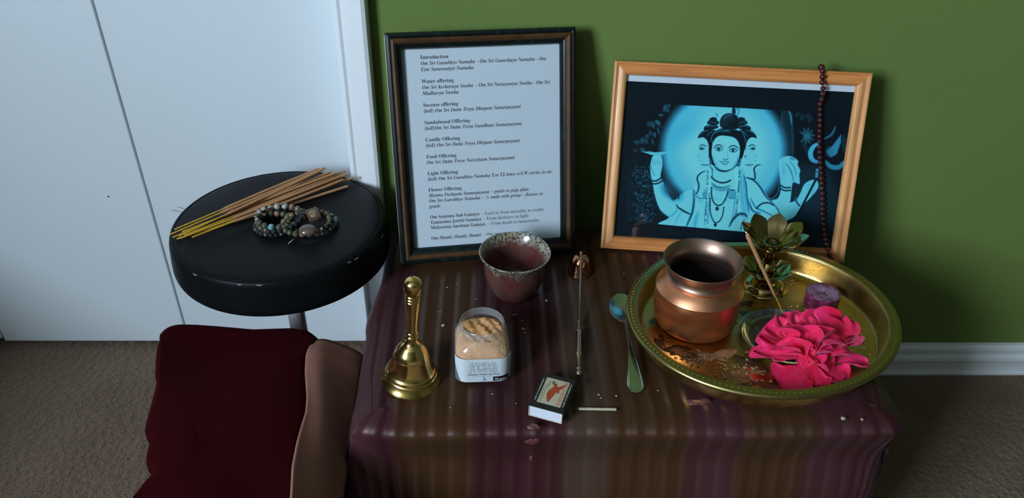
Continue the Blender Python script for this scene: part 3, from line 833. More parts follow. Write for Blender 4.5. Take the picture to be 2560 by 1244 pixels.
def fill(pts, t, soft=3, op=1.0, sm=True):
    p = crm(pts, 5, True) if sm else [tuple(a) for a in pts]
    idx, X, Y, d, _ = segd(p, soft * 2, True)
    ins = np.zeros(X.shape, bool); q = np.array(p)
    j = len(q) - 1
    for i in range(len(q)):
        xi, yi, xj, yj = q[i, 0], q[i, 1], q[j, 0], q[j, 1]
        c = ((yi > Y) != (yj > Y)) & (X < (xj - xi) * (Y - yi) / (yj - yi + 1e-12) + xi)
        ins ^= c; j = i
    sd = np.where(ins, d, -d); a = sst((sd + soft) / (2 * soft)) * op
    TT[idx] = TT[idx] * (1 - a) + t * a
def ell(cx_, cy_, rx, ry, t, soft=3, rot=0, op=1.0):
    c, s = math.cos(rot), math.sin(rot); X = AX - cx_; Y = AY - cy_
    e = np.hypot((X * c + Y * s) / rx, (-X * s + Y * c) / ry)
    a = sst(((1 - e) * min(rx, ry) + soft) / (2 * soft)) * op
    put(a, t)
def dots(pts, r, t, step, soft=1.5, sm=True):
    p = np.array(crm(pts, 8) if sm else pts); d = np.concatenate([[0], np.cumsum(np.hypot(*np.diff(p, axis=0).T))])
    for s in np.arange(0, d[-1], step):
        ell(np.interp(s, d, p[:, 0]), np.interp(s, d, p[:, 1]), r, r, t, soft)
rg = random.Random(5)
# ground tones, foliage
TT += 0.05 * sst((AY - 300) / 500) * sst((1500 - AX) / 300 + .3)
for (x, y, a, b_, r, t) in ((215, 105, 16, 34, .2, .34), (250, 78, 14, 28, .1, .3), (240, 126, 10, 18, -.6, .4), (180, 165, 22, 9, .1, .42), (152, 228, 30, 17, .6, .40), (90, 240, 36, 22, 0, .24),
                            (112, 255, 16, 26, -.4, .3), (158, 300, 9, 30, -.25, .36), (124, 335, 15, 24, -.3, .34), (88, 320, 13, 24, -.1, .28), (60, 350, 18, 22, .2, .27), (20, 385, 24, 28, .3, .28),
                            (-30, 400, 26, 20, .1, .24), (108, 395, 9, 26, -.1, .32), (55, 392, 15, 22, -.2, .26), (20, 460, 26, 14, .2, .3), (-40, 470, 20, 12, 0, .22), (170, 260, 24, 5, .4, .25)):
    ell(x, y, a, b_, t, 6, r, 0.85); ell(x + 4, y - 4, a * .6, b_ * .6, min(.5, t + .08), 6, r, 0.6)
for k in range(330):
    x = rg.gauss(40, 60); y = rg.uniform(640, 1085); 
    if x < -110 or x > 170 + (y - 800) * 0.25: continue
    ell(x, y, rg.uniform(2, 9), rg.uniform(2, 7), rg.uniform(.22, .55), 3, rg.random() * 3, 0.7)
for k in range(60):
    ell(rg.uniform(-60, 90), rg.uniform(560, 780), 2.5, 2.5, rg.uniform(.5, .95), 2, 0, .8)
# palm-like leaf, column and trident on the right
for k in range(9):
    a = -2.6 + k * 0.62; ell(1440 + 38 * math.cos(a), 345 + 42 * math.sin(a), 34, 11, .42, 6, a, .8)
ell(1440, 345, 30, 22, .44, 8)
for x, y in ((1360, 160), (1400, 185), (1450, 170), (1470, 200), (1440, 470), (1420, 430)): ell(x, y, 26, 18, .2, 10, rg.random() * 3, .8)
fill([(1215, 140), (1245, 118), (1300, 122), (1325, 200), (1330, 520), (1240, 520), (1225, 300)], .14, 10)
stroke([(1284, 128), (1302, 170), (1310, 250)], 16, .62, 7); stroke([(1310, 250), (1318, 380), (1315, 520)], 16, .25, 8)
stroke([(1228, 150), (1222, 240)], 8, .35, 5)
stroke([(1548, 405), (1495, 440), (1472, 500), (1495, 555), (1560, 575)], 44, .80, 5)
stroke([(1690, 260), (1655, 330), (1590, 370)], 20, .45, 6)
fill([(1738, 330), (1735, 400), (1700, 500), (1650, 530), (1612, 480), (1660, 430)], .62, 8, sm=False)
stroke([(1600, 560), (1650, 610), (1720, 612), (1765, 560)], 42, .60, 6)
ell(1640, 480, 34, 44, .5, 12, 0, .6)
stroke([(1760, 330), (1770, 500)], 40, .16, 14)
fill([(1330, 640), (1640, 640), (1700, 1120), (1330, 1120)], .20, 60, .6)
# halo
e = np.hypot((AX - 722) / 530, (AY - 470) / 520); a = sst((1.0 - e) * 500 / 110 + .5); put(a, 0.88)
e2 = sst((0.88 - e) / 0.35); TT = TT + e2 * 0.10 * (TT > .7)
ell(400, 300, 160, 70, .70, 70, -.7, .35)
# shoulders, torso and arms
SK = 0.97
fill([(1120, 1000), (1200, 1090), (1345, 1035), (1400, 945), (1460, 890), (1535, 800), (1535, 740), (1490, 722), (1420, 760), (1378, 850), (1335, 905), (1230, 930), (1140, 940)], SK - .04, 5)
fill([(1200, 640), (1215, 800), (1190, 880), (1140, 900), (1100, 960), (1160, 1010), (1240, 985), (1296, 910), (1312, 780), (1330, 745), (1378, 758), (1376, 680), (1384, 640), (1362, 590), (1368, 565), (1345, 540), (1300, 518), (1240, 525), (1200, 560)], SK - .02, 5)
stroke([(1262, 580), (1300, 640), (1330, 740)], 12, .62, 6); stroke([(1290, 560), (1335, 620), (1352, 700)], 10, .70, 6); ell(1318, 540, 26, 12, .7, 6, .1); ell(1240, 640, 14, 60, .88, 12)
fill([(95, 560), (110, 520), (150, 500), (185, 520), (192, 600), (178, 690), (200, 740), (285, 890), (350, 850), (462, 810), (470, 1000), (430, 1120), (160, 1106), (250, 1050), (190, 1010), (140, 900), (108, 760), (88, 640)], SK - .01, 4)
fill([(430, 1160), (440, 1000), (462, 820), (480, 730), (560, 648), (622, 600), (860, 590), (905, 660), (965, 712), (1045, 790), (1105, 870), (1160, 930), (1210, 1020), (1230, 1190)], SK, 4)
# hand with leaf, left
fill([(20, 480), (120, 486), (260, 478), (200, 500), (150, 508), (110, 512)], .92, 4, sm=False)
stroke([(10, 478), (110, 490), (180, 492)], 7, .95, 2); stroke([(60, 472), (130, 488)], 5, .8, 2)
for i, x in enumerate((104, 124, 146, 166)): stroke([(x, 535 + 4 * i), (x + 6, 575), (x + 16, 596)], 5, .66, 3)
stroke([(92, 590), (105, 640), (130, 690)], 7, .62, 4)
ell(165, 500, 40, 14, .9, 10)
# body shading
stroke([(104, 740), (118, 860), (165, 980), (245, 1045)], 12, .18, 7)
stroke([(205, 760), (270, 880), (292, 900)], 9, .25, 6); ell(275, 830, 70, 42, .18, 45, .5, .75)
ell(236, 790, 26, 70, .5, 30, -.5, .6)
stroke([(292, 905), (320, 880), (335, 860)], 7, .4, 5)
stroke([(462, 815), (466, 900), (452, 1000), (425, 1070), (400, 1125)], 16, .25, 9)
stroke([(455, 800), (478, 830), (500, 850)], 8, .6, 6); stroke([(500, 1000), (480, 1080), (470, 1140)], 30, .80, 16)
stroke([(590, 930), (570, 1020), (575, 1140)], 26, .72, 14)
stroke([(905, 735), (905, 830), (940, 920), (975, 990), (1040, 1010)], 14, .30, 9)
stroke([(920, 705), (985, 730), (1040, 790), (1090, 870), (1150, 925)], 13, .20, 6)
stroke([(955, 880), (1000, 960), (1080, 1000), (1160, 1040)], 10, .45, 8)
stroke([(1150, 925), (1190, 980), (1220, 1040)], 9, .3, 6)
stroke([(1110, 885), (1150, 880), (1195, 820), (1208, 700)], 8, .55, 7)
stroke([(240, 1050), (300, 1010), (330, 960)], 10, .72, 7); stroke([(300, 1100), (360, 980)], 14, .85, 9)
for x, y in ((490, 870), (520, 905), (640, 880), (740, 900)): ell(x, y, 30, 10, .84, 10, .3, .6)
# sash and jewelled bands
stroke([(872, 660), (880, 780), (905, 900), (918, 1010)], 62, .90, 10, False); 
for x in (862, 880, 900): stroke([(x - 6, 680), (x, 820), (x + 22, 1000)], 5, .66, 4)
stroke([(896, 680), (915, 760), (925, 880), (940, 1000)], 10, .30, 6)
fill([(545, 830), (610, 828), (612, 880), (548, 880)], .72, 6); stroke([(548, 812), (610, 822)], 7, .3, 3); stroke([(470, 850), (510, 880), (590, 885)], 6, .4, 4)
fill([(762, 822), (830, 820), (830, 880), (765, 880)], .74, 6); stroke([(752, 806), (838, 816)], 9, .25, 4); stroke([(760, 882), (832, 884)], 5, .4, 3)
# neck
ell(720, 628, 78, 22, .60, 14, 0, .8); fill([(640, 610), (690, 645), (760, 648), (812, 620), (808, 690), (700, 730), (640, 690)], SK, 6, .7)
stroke([(640, 600), (680, 640), (740, 648), (800, 622), (830, 600)], 13, .12, 5)
# serpents
stroke([(568, 645), (520, 668), (494, 710), (508, 770), (500, 820), (480, 850)], 13, .20, 4)
stroke([(910, 700), (960, 712), (990, 716), (992, 670), (985, 630), (1010, 598), (1045, 594)], 13, .20, 4)
# garlands with ragged edges
for x0, x1, yy0, yy1 in ((846, 800, 640, 1100), (598, 575, 640, 1110)):
    stroke([(x0 - 14, yy0), (x0 - 4, (yy0 + yy1) / 2), (x1, yy1)], 40, 1.0, 8, False)
    for k in range(46):
        y = yy0 + (yy1 - yy0) * k / 46; xx = x0 + (x1 - x0) * (k / 46) ** 1.6
        s_g = 1 if x0 > 700 else -1
        if rg.random() < .8: stroke([(xx + s_g * 20, y), (xx + s_g * rg.uniform(4, 12), y + rg.uniform(4, 10))], 5, rg.uniform(.2, .5), 2.5, False, False)
        if k > 18: stroke([(xx - s_g * 14, y), (xx - s_g * 2, y + 5)], 4, rg.uniform(.3, .6), 2.5, False, False)
# necklaces
dots([(618, 700), (650, 728), (700, 748), (750, 742), (790, 722)], 8, .16, 15)
stroke([(616, 745), (660, 780), (720, 790), (785, 770)], 8, .22, 3); stroke([(616, 760), (660, 795), (720, 806), (782, 790)], 8, .5, 4); stroke([(620, 785), (665, 812), (720, 818), (780, 805)], 4, .4, 3)
dots([(618, 790), (618, 850), (630, 905), (665, 942), (705, 935), (740, 885), (762, 815)], 7.5, .14, 16)
ell(666, 972, 15, 17, .12, 3); ell(664, 968, 5, 5, .5, 3)
dots([(605, 880), (606, 990), (625, 1060), (650, 1092), (685, 1080), (712, 1030), (724, 960)], 7, .18, 15)
ell(650, 1112, 13, 15, .14, 3); dots([(625, 630), (624, 700)], 5, .25, 13)
# arm and wrist bands
dots([(98, 728), (140, 732), (192, 700)], 8, .14, 15); dots([(104, 756), (145, 756), (194, 732)], 8, .14, 15)
stroke([(318, 955), (350, 975), (395, 1002), (442, 1022)], 14, .10, 3); dots([(334, 850), (334, 884)], 7, .15, 16); dots([(316, 940), (330, 965)], 6, .15, 10)
dots([(1008, 968), (1035, 940), (1075, 922), (1120, 924), (1150, 940)], 9, .25, 18)
dots([(1212, 768), (1250, 790), (1310, 788)], 8, .18, 15); dots([(1212, 796), (1250, 816), (1310, 812)], 8, .22, 15)
dots([(1346, 880), (1352, 915), (1384, 952)], 9, .35, 15)
for i in range(4): stroke([(1432 + 6 * i, 770 + 24 * i), (1480, 768 + 24 * i), (1524, 782 + 20 * i)], 4, .66, 3)
# staff
stroke([(1530, 700), (1452, 850), (1385, 980), (1335, 1060)], 17, .05, 4, False)
for y in (640, 670, 692): ell(1530 - (y - 640) * .1, y, 13, 14, .7, 4)
# lower lap folds on the right
fill([(760, 1160), (800, 1070), (850, 1035), (900, 1050), (930, 1180)], SK, 5); stroke([(770, 1130), (800, 1070), (850, 1022), (905, 1020), (925, 1050)], 22, .30, 7); dots([(860, 1025), (912, 1045)], 6, .7, 14)
stroke([(905, 1060), (880, 1110), (870, 1160)], 8, .35, 5)
# heads in profile, left and right
for s_, ox in ((1, 0), (-1, 1508)):
    X = lambda x: x if s_ == 1 else ox - x
    ell(X(545), 500, 48, 105, .95, 14, 0, .7)
    fill([(X(500), 362), (X(520), 320), (X(552), 298), (X(600), 290), (X(650), 300), (X(618), 380), (X(600), 470), (X(590), 410), (X(570), 372), (X(540), 355)], .08, 3)
    stroke([(X(520), 335), (X(552), 305), (X(600), 296)], 7, .45, 4); stroke([(X(575), 350), (X(600), 320), (X(640), 300)], 6, .5, 4)
    fill([(X(550), 280), (X(565), 258), (X(610), 250), (X(672), 256), (X(668), 276), (X(620), 290), (X(560), 296)], .09, 3)
    stroke([(X(560), 272), (X(600), 258), (X(655), 266)], 6, .5, 3)
    fill([(X(580), 238), (X(592), 212), (X(630), 208), (X(678), 218), (X(672), 246), (X(620), 250)], .07, 3)
    stroke([(X(588), 232), (X(625), 226), (X(670), 236)], 5, .55, 3)
    fill([(X(600), 205), (X(610), 188), (X(640), 182), (X(662), 195), (X(660), 212)], .1, 3)
    stroke([(X(655), 190), (X(668), 165), (X(655), 150)], 10, .6, 6)
    stroke([(X(508), 438), (X(530), 422), (X(556), 426), (X(574), 440)], 7, .10, 2)
    ell(X(533), 456, 20, 9, .35, 3); ell(X(532), 456, 8, 8, .08, 2); stroke([(X(508), 448), (X(535), 444), (X(564), 460)], 4, .1, 2); ell(X(541), 457, 3, 3, 1.0, 1.5)
    stroke([(X(498), 512), (X(508), 514)], 4, .3, 2.5); stroke([(X(505), 560), (X(520), 555)], 4, .6, 3)
    stroke([(X(530), 590), (X(560), 596), (X(600), 592)], 7, .3, 5); ell(X(598), 522, 5, 10, .3, 3)
# main head
fill([(600, 540), (594, 450), (602, 380), (625, 325), (665, 292), (720, 278), (790, 286), (852, 300), (890, 345), (905, 400), (903, 450), (888, 520), (860, 570), (850, 600), (640, 600)], .05, 4)
fill([(622, 440), (632, 380), (660, 350), (700, 338), (745, 342), (790, 345), (835, 360), (858, 400), (864, 450), (858, 520), (836, 580), (800, 622), (745, 640), (695, 630), (650, 596), (628, 540), (618, 490)], .985, 4)
fill([(632, 395), (645, 350), (700, 322), (760, 330), (830, 345), (862, 380), (866, 440), (848, 395), (820, 362), (770, 346), (700, 340), (655, 360)], .06, 5)
stroke([(648, 330), (690, 300), (735, 296), (780, 305)], 9, .50, 5); stroke([(690, 318), (740, 308), (790, 312)], 6, .4, 4); stroke([(612, 400), (622, 345), (655, 305), (700, 284)], 6, .65, 3)
stroke([(850, 270), (885, 310), (905, 360), (912, 410)], 6, .6, 3); stroke([(715, 300), (760, 290), (800, 292)], 6, .6, 4)
stroke([(858, 390), (872, 450), (866, 530)], 12, .1, 5); ell(850, 590, 14, 20, .45, 5); ell(612, 570, 8, 14, .45, 4); dots([(606, 540), (604, 600), (628, 640)], 6, .4, 16)
# top knot
fill([(694, 262), (690, 215), (712, 172), (752, 150), (800, 152), (836, 172), (852, 220), (848, 275), (800, 290), (740, 286)], .07, 4)
for k in range(5): stroke([(702 + 10 * k, 262 + 3 * k), (704 + 14 * k, 205 + 6 * k), (748 + 12 * k, 168 + 10 * k), (792 + 8 * k, 172 + 10 * k)], 5, .42 - .05 * k, 4, op=.8)
stroke([(722, 200), (755, 168), (800, 164)], 14, .45, 8, op=.8)
fill([(798, 152), (796, 110), (806, 98), (820, 102), (826, 150)], .15, 4); stroke([(822, 118), (848, 108), (856, 128), (842, 150)], 8, .5, 4)
# face features
stroke([(636, 448), (658, 426), (690, 422), (722, 440)], 8, .06, 2); stroke([(762, 450), (790, 430), (826, 432), (860, 462)], 8, .06, 2)
for x, y, k in ((682, 458, 1), (806, 468, 1)):
    ell(x, y, 34, 13, .98, 2); stroke([(x - 38, y + 2), (x - 16, y - 13), (x + 14, y - 12), (x + 38, y + 4)], 7, .05, 2); stroke([(x - 34, y + 5), (x, y + 17), (x + 34, y + 5)], 5, .15, 2)
    ell(x - 2, y, 13, 12, .10, 2); ell(x + 4, y - 4, 4, 3, 1.0, 1.5); ell(x, y - 20, 30, 5, .82, 5)
stroke([(752, 470), (758, 510), (760, 536)], 5, .80, 4); stroke([(716, 538), (738, 550), (762, 540)], 7, .45, 3); ell(722, 540, 4, 3, .25, 2); ell(752, 542, 4, 3, .25, 2)
stroke([(682, 558), (710, 566), (732, 562), (776, 568)], 5, .25, 2); stroke([(694, 568), (732, 584), (768, 572)], 10, .66, 4); stroke([(706, 590), (734, 594), (756, 588)], 5, .7, 4)
stroke([(630, 520), (640, 560), (672, 606)], 14, .80, 12, op=.7); stroke([(848, 520), (834, 570), (800, 612)], 14, .75, 12, op=.7)
ell(755, 388, 40, 28, 1.0, 25, 0, .5); dots([(866, 545), (870, 575)], 6, .6, 14)
# crop of the picture inside its black borders
top = 80 + (AX - 420) * 0.054; bot = 1105 + (AX - 150) * 0.089
put(sst((top - AY) / 3 + .5), 0.035); put(sst((AY - bot) / 3 + .5), 0.045)
put(sst((-125 - AX) / 16 + .5), 0.04); put(sst((AX - 1790) / 60), 0.05)
ramp_t = [0, .1, .3, .6, .85, .97, 1.0]
ramp_c = np.array([(0.004, 0.006, 0.010), (0.006, 0.018, 0.028), (0.016, 0.070, 0.105), (0.030, 0.24, 0.38), (0.075, 0.53, 0.71), (0.185, 0.70, 0.74), (0.22, 0.75, 0.77)])
TT = np.clip(TT, 0, 1)
rgb = np.stack([np.interp(TT, ramp_t, ramp_c[:, i]) for i in range(3)] + [np.ones_like(TT)], -1).astype(np.float32)
me = bpy.data.meshes.new('devotional_print')
nvv = NX * NY
co = np.stack([UU, np.full_like(UU, 0.0071), VV], -1).astype(np.float32).reshape(-1)
qi = (np.arange(NY - 1)[:, None] * NX + np.arange(NX - 1)[None]).ravel()
fc = np.stack([qi, qi + 1, qi + NX + 1, qi + NX], 1).astype(np.int32)
me.vertices.add(nvv); me.vertices.foreach_set('co', co)
me.loops.add(fc.size); me.loops.foreach_set('vertex_index', fc.ravel())
me.polygons.add(len(fc)); me.polygons.foreach_set('loop_start', (np.arange(len(fc)) * 4).astype(np.int32))
me.update(calc_edges=True)
ca = me.color_attributes.new('print', 'FLOAT_COLOR', 'POINT'); ca.data.foreach_set('color', rgb.ravel())
m_print = bpy.data.materials.new('turquoise_photo_print'); m_print.use_nodes = True
nt = m_print.node_tree; b = nt.nodes['Principled BSDF']; at_ = nt.nodes.new('ShaderNodeAttribute'); at_.attribute_name = 'print'
nt.links.new(at_.outputs['Color'], b.inputs['Base Color']); b.inputs['Roughness'].default_value = 0.5; b.inputs['Specular IOR Level'].default_value = 0.04
me.materials.append(m_print)
o = bpy.data.objects.new('devotional_print', me); COL.objects.link(o); o.parent = ph
o['label'] = 'turquoise-tinted print of a garlanded deity before a pale halo'

# ---- bead strand hung over the pine frame
m_mala = pm('dark_rosewood_bead', (0.075, 0.008, 0.010), 0.28, noise=(200, (0.045, 0.006, 0.007), 0.4, 0.6), coat=0.3)
ml = thing('prayer_beads', None, 'strand of dark red wooden prayer beads hung over the right of the pine frame', 'prayer beads', mat=mP.copy())
path = [(2055, 196), (2056, 208), (2058, 225), (2056, 243), (2050, 260), (2050, 300), (2048, 350), (2050, 395), (2053, 440), (2056, 490), (2056, 540), (2060, 580), (2066, 610), (2072, 632), (2080, 650), (2083, 668)]
pts = []
for i, (px, py) in enumerate(path):
    yy = -0.0054 if i <= 3 else (-0.0054 if i >= 13 else 0.0004)
    u, v_ = fl(px, py, mP, yy); pts.append(Vector((u, yy, v_)))
ut = pts[0].x
pre = [Vector((ut + 0.004, 0.0145, PHt - 0.06)), Vector((ut + 0.003, 0.0145, PHt - 0.02)), Vector((ut + 0.001, 0.0125, PHt + 0.0015)), Vector((ut, 0.0060, PHt + 0.0046)), Vector((ut, -0.0015, PHt + 0.0030)), Vector((ut, -0.0050, PHt - 0.0045))]
full = resample(pre[3:] + pts[1:], 400, False)
d = [0]
for a, b_ in zip(full[:-1], full[1:]): d.append(d[-1] + (b_ - a).length)
v, f = tube(full[::4], 0.0007, 6); mesh_obj('strand', v, f, m_cord, ml)
s = 0.002; k = 0
while s < d[-1]:
    i = min(range(len(d)), key=lambda q: abs(d[q] - s)); r = 0.0049 if k == 0 else 0.0042 if k < 4 else 0.0036
    v, f = ball(full[i], r, 1, 1, 0.92, 12, 8); mesh_obj('bead', v, f, m_mala, ml)
    s += r * 1.92 if k < 4 else 0.0074; k += 1
# ================================================================== metals
m_brass = pm('polished_brass', (0.84, 0.60, 0.22), 0.18, 1.0, noise=(14, (0.72, 0.48, 0.15), 0.35, 0.7), rnoise=(22, 0.13, 0.27))
m_copper = pm('brushed_copper', (0.86, 0.40, 0.22), 0.36, 1.0, noise=(16, (0.72, 0.27, 0.12), 0.35, 0.7), rnoise=(30, 0.30, 0.44), stretch=(1, 1, 3))
m_copper_in = pm('tarnished_copper', (0.42, 0.27, 0.20), 0.42, 1.0, noise=(20, (0.30, 0.20, 0.15), 0.35, 0.7))
m_copper_s = pm('shiny_copper', (0.72, 0.33, 0.20), 0.12, 1.0)
m_rose = pm('rose_gold_metal', (0.62, 0.42, 0.35), 0.25, 1.0)
m_steel = pm('stainless_steel', (0.52, 0.55, 0.56), 0.22, 1.0, rnoise=(40, 0.16, 0.3))

# ---- brass hand bell
P = Vector((-0.0880, 0.6580, T))
bell = thing('hand_bell', P, 'polished brass hand bell with a long turned handle, left of the powder jar', 'bell', rot=(0.03, 0.070, 0))
pr = smooth_prof([(0.0352, 0.0015), (0.0350, 0.0032), (0.0320, 0.0080), (0.0303, 0.0115)], 4) + \
     smooth_prof([(0.0303, 0.0125), (0.0290, 0.0140), (0.0284, 0.0165)], 3) + smooth_prof([(0.0279, 0.0175), (0.0262, 0.0195), (0.0238, 0.0260), (0.0215, 0.0350), (0.0205, 0.0395)], 5) + \
     smooth_prof([(0.0202, 0.0402), (0.0198, 0.0412), (0.0178, 0.0470), (0.0125, 0.0545), (0.0080, 0.0590), (0.0058, 0.0640)], 5)
body = pr + [(0.0, 0.0640), (0.0, 0.061), (0.006, 0.058), (0.016, 0.046), (0.020, 0.034), (0.025, 0.018), (0.031, 0.006), (0.0340, 0.0015), (0.0352, 0.0015)]
mesh_obj('bell_cup', *lathe(body, 72), m_brass, bell, angle=28)
pr = smooth_prof([(0.0, 0.0636), (0.0060, 0.0636), (0.0070, 0.0655), (0.0070, 0.0680), (0.0058, 0.0695)], 3) + smooth_prof([(0.0058, 0.0700), (0.0068, 0.0715), (0.0072, 0.0735), (0.0062, 0.0755)], 3) + \
     smooth_prof([(0.0062, 0.0760), (0.0060, 0.085), (0.0066, 0.098), (0.0076, 0.112), (0.0082, 0.120)], 4) + \
     [(0.0076, 0.1208), (0.0083, 0.1218), (0.0083, 0.1238), (0.0076, 0.1248), (0.0084, 0.1258), (0.0084, 0.1278), (0.0077, 0.1290)] + \
     smooth_prof([(0.0080, 0.1300), (0.0096, 0.1345), (0.0100, 0.1400), (0.0088, 0.1455), (0.0050, 0.1490), (0.0, 0.1500)], 4)
mesh_obj('handle', *lathe(pr, 48), m_brass, bell, angle=28)

# ---- jar of sandal powder
def rsq(hw, rc, z, n=10):
    out = []
    for q in range(4):
        cx_ = (hw - rc) * (1, -1, -1, 1)[q]; cy_ = (hw - rc) * (1, 1, -1, -1)[q]
        for k in range(n):
            a = PI / 2 * (q + k / (n - 1)); out.append((cx_ + rc * math.cos(a), cy_ + rc * math.sin(a), z))
    return out
def loft(rings, closed_bottom=True, closed_top=True):
    v = []; f = []; n = len(rings[0])
    for r_ in rings: v += r_
    for i in range(len(rings) - 1):
        for k in range(n):
            k2 = (k + 1) % n; f.append((i * n + k, i * n + k2, (i + 1) * n + k2, (i + 1) * n + k))
    if closed_bottom: f.append(tuple(range(n - 1, -1, -1)))
    if closed_top: f.append(tuple((len(rings) - 1) * n + k for k in range(n)))
    return v, f
m_jar = clear_mat('clear_plastic', (0.97, 0.98, 0.98), 1.45, 0.05, 1.6, milk=0.10)
m_powder = pm('sandal_powder', (0.58, 0.27, 0.100), 0.95, noise=(90, (0.70, 0.37, 0.155), 0.3, 0.7), bump=(160, 0.6, 0.004))
m_label = pm('pale_jar_label', (0.66, 0.71, 0.74), 0.35, noise=(40, (0.58, 0.64, 0.68), 0.3, 0.7))
m_grey = pm('grey_label_ink', (0.16, 0.20, 0.21), 0.5); m_black = pm('black_label_ink', (0.012, 0.010, 0.010), 0.4); m_silv = pm('white_label_ink', (0.72, 0.75, 0.76), 0.4)
m_slate = pm('slate_blue_label_ink', (0.12, 0.17, 0.19), 0.45)
JP = Vector((-0.0050, 0.6805, T))
jar = thing('powder_jar', JP, 'open clear plastic jar full of tan sandal powder with a pale label', 'jar', rot=(0, 0, math.radians(2.5)))
HW = 0.0318
def rc_mix(hw, rc, z): return rsq(hw, min(rc, hw - 1e-4), z)
rings = [rc_mix(0.024, 0.010, 0.0004), rc_mix(0.0285, 0.0125, 0.0012), rc_mix(0.0312, 0.014, 0.004), rc_mix(HW, 0.0145, 0.010), rc_mix(0.0324, 0.0150, 0.030), rc_mix(0.0322, 0.0155, 0.043), rc_mix(0.0308, 0.018, 0.0492), rc_mix(0.0278, 0.0225, 0.0545), rc_mix(0.0260, 0.0245, 0.0570),
         rc_mix(0.0252, 0.0251, 0.0580), rc_mix(0.0252, 0.0251, 0.0605), rc_mix(0.0262, 0.02615, 0.0612), rc_mix(0.0262, 0.02615, 0.0622), rc_mix(0.0254, 0.0253, 0.0632), rc_mix(0.0254, 0.0253, 0.0660), rc_mix(0.0263, 0.02625, 0.0668), rc_mix(0.0262, 0.02615, 0.0680), rc_mix(0.0254, 0.0253, 0.0690),
         rc_mix(0.0243, 0.0242, 0.0690), rc_mix(0.0238, 0.0237, 0.0680), rc_mix(0.0238, 0.0237, 0.0600)]
mesh_obj('clear_jar_body', *loft(rings, True, False), m_jar, jar, angle=40)['label'] = 'clear plastic jar body'
rng = np.random.RandomState(4)
pw = [rc_mix(0.0225, 0.010, 0.0022), rc_mix(0.0285, 0.013, 0.0035), rc_mix(0.0306, 0.0135, 0.010), rc_mix(0.0312, 0.0140, 0.030), rc_mix(0.0310, 0.0148, 0.0420), rc_mix(0.0294, 0.0180, 0.0480), rc_mix(0.0262, 0.0225, 0.0522), rc_mix(0.0232, 0.0230, 0.0545)]
nr = len(pw[0])
for s in (0.97, 0.9, 0.8, 0.7, 0.6, 0.5, 0.4, 0.3, 0.2, 0.1):
    ring = []
    for k, p in enumerate(pw[7]):
        x, y = p[0] * s, p[1] * s
        z = 0.0545 - 0.0010 * (1 - s) + 0.0016 * math.sin(210 * x + 2) * math.sin(260 * y + 1) + 0.0014 * math.sin(520 * x + 300 * y) + 0.0012 * math.sin(700 * y - 410 * x + 1) + 0.0015 * (1 - s)
        z -= 0.0035 * math.exp(-((x + 0.008) ** 2 + (y + 0.002) ** 2) / 0.00005)
        ring.append((x, y, z))
    pw.append(ring)
mesh_obj('powder', *loft(pw), m_powder, jar, angle=None)['label'] = 'lumpy tan powder'
# label wraps the front and bends round the corners
def jar_front(x, z, off=0.0004):
    """point on the label surface; x measured along the surface from the middle of the front"""
    hw = 0.0323 + off; rc = 0.0150; fl_ = hw - rc; s = abs(x); sg = 1 if x >= 0 else -1
    if s < fl_: return (x, -hw, z)
    a = (s - fl_) / rc
    if a < PI / 2: return (sg * (fl_ + rc * math.sin(a)), -(fl_ + rc * math.cos(a)), z)
    return (sg * hw, -fl_ + (s - fl_ - rc * PI / 2), z)
def wrap_patch(x0, x1, z0, z1, off, nx=40, zf=None):
    v = []; f = []
    for o_ in (off, off - 0.00015):
        for i in range(nx + 1):
            x = x0 + (x1 - x0) * i / nx
            za, zb = (z0, z1) if zf is None else zf(i / nx)
            v += [jar_front(x, za, o_), jar_front(x, zb, o_)]
    n = 2 * (nx + 1)
    for i in range(nx):
        a = 2 * i; f += [(a, a + 2, a + 3, a + 1), (n + a + 1, n + a + 3, n + a + 2, n + a), (a, n + a, n + a + 2, a + 2), (a + 1, a + 3, n + a + 3, n + a + 1)]
    f += [(0, 1, n + 1, n), (2 * nx, n + 2 * nx, n + 2 * nx + 1, 2 * nx + 1)]
    return v, f
v, f = wrap_patch(-0.036, 0.040, 0.0050, 0.0400, 0.0006, 60)
lab = mesh_obj('paper_label', v, f, m_label, jar, angle=40); lab['label'] = 'pale blue-white label with grey lettering'
v, f = wrap_patch(-0.036, -0.0265, 0.0058, 0.030, 0.0008, 12, lambda t: (0.0058, 0.030 - 0.024 * t ** 0.8)); mesh_obj('label_swoosh', v, f, m_slate, lab)
v, f = wrap_patch(0.0115, 0.0305, 0.0062, 0.0130, 0.0008, 16, lambda t: (0.0062, 0.0128 + 0.0012 * t)); mesh_obj('weight_panel', v, f, m_black, lab)
def label_text(name, s, size, x, z, mat, off, bold=0.0, k=1.0, ctr=True, sp=1.0, slant=0.0):
    tv = text_vf(s, size, offset=bold, spacing=sp); xs = [p[0] for p in tv[0]]; w_ = max(xs) * k
    x0 = x - (w_ / 2 if ctr else 0)
    return mesh_obj(name, [jar_front(x0 + a * k + b_ * slant, z + b_, off) for a, b_, c in tv[0]], tv[1], mat, lab, smooth=False)
for s, z in (('SANDAL', 0.0280), ('POWDER', 0.0196)):
    wd = 0.0320
    base = text_vf(s, 0.0100, offset=0.00022); w0 = max(p[0] for p in base[0]); k = wd / w0
    label_text('lettering_outline', s, 0.0100, 0.0008, z - 0.0001, m_grey, 0.0009, 0.00040, k, sp=1.0)
    label_text('lettering', s, 0.0100, 0.0007, z, m_silv, 0.0011, 0.00006, k, sp=1.0)
label_text('small_lettering', serif('Chandan Powder Ojy Wash'), 0.0034, 0.0005, 0.0158, m_slate, 0.0009, 0, 0.90)
label_text('weight_lettering', '50 gram', 0.0042, 0.0205, 0.0080, m_silv, 0.0011, 0.00005)
mb = MB()
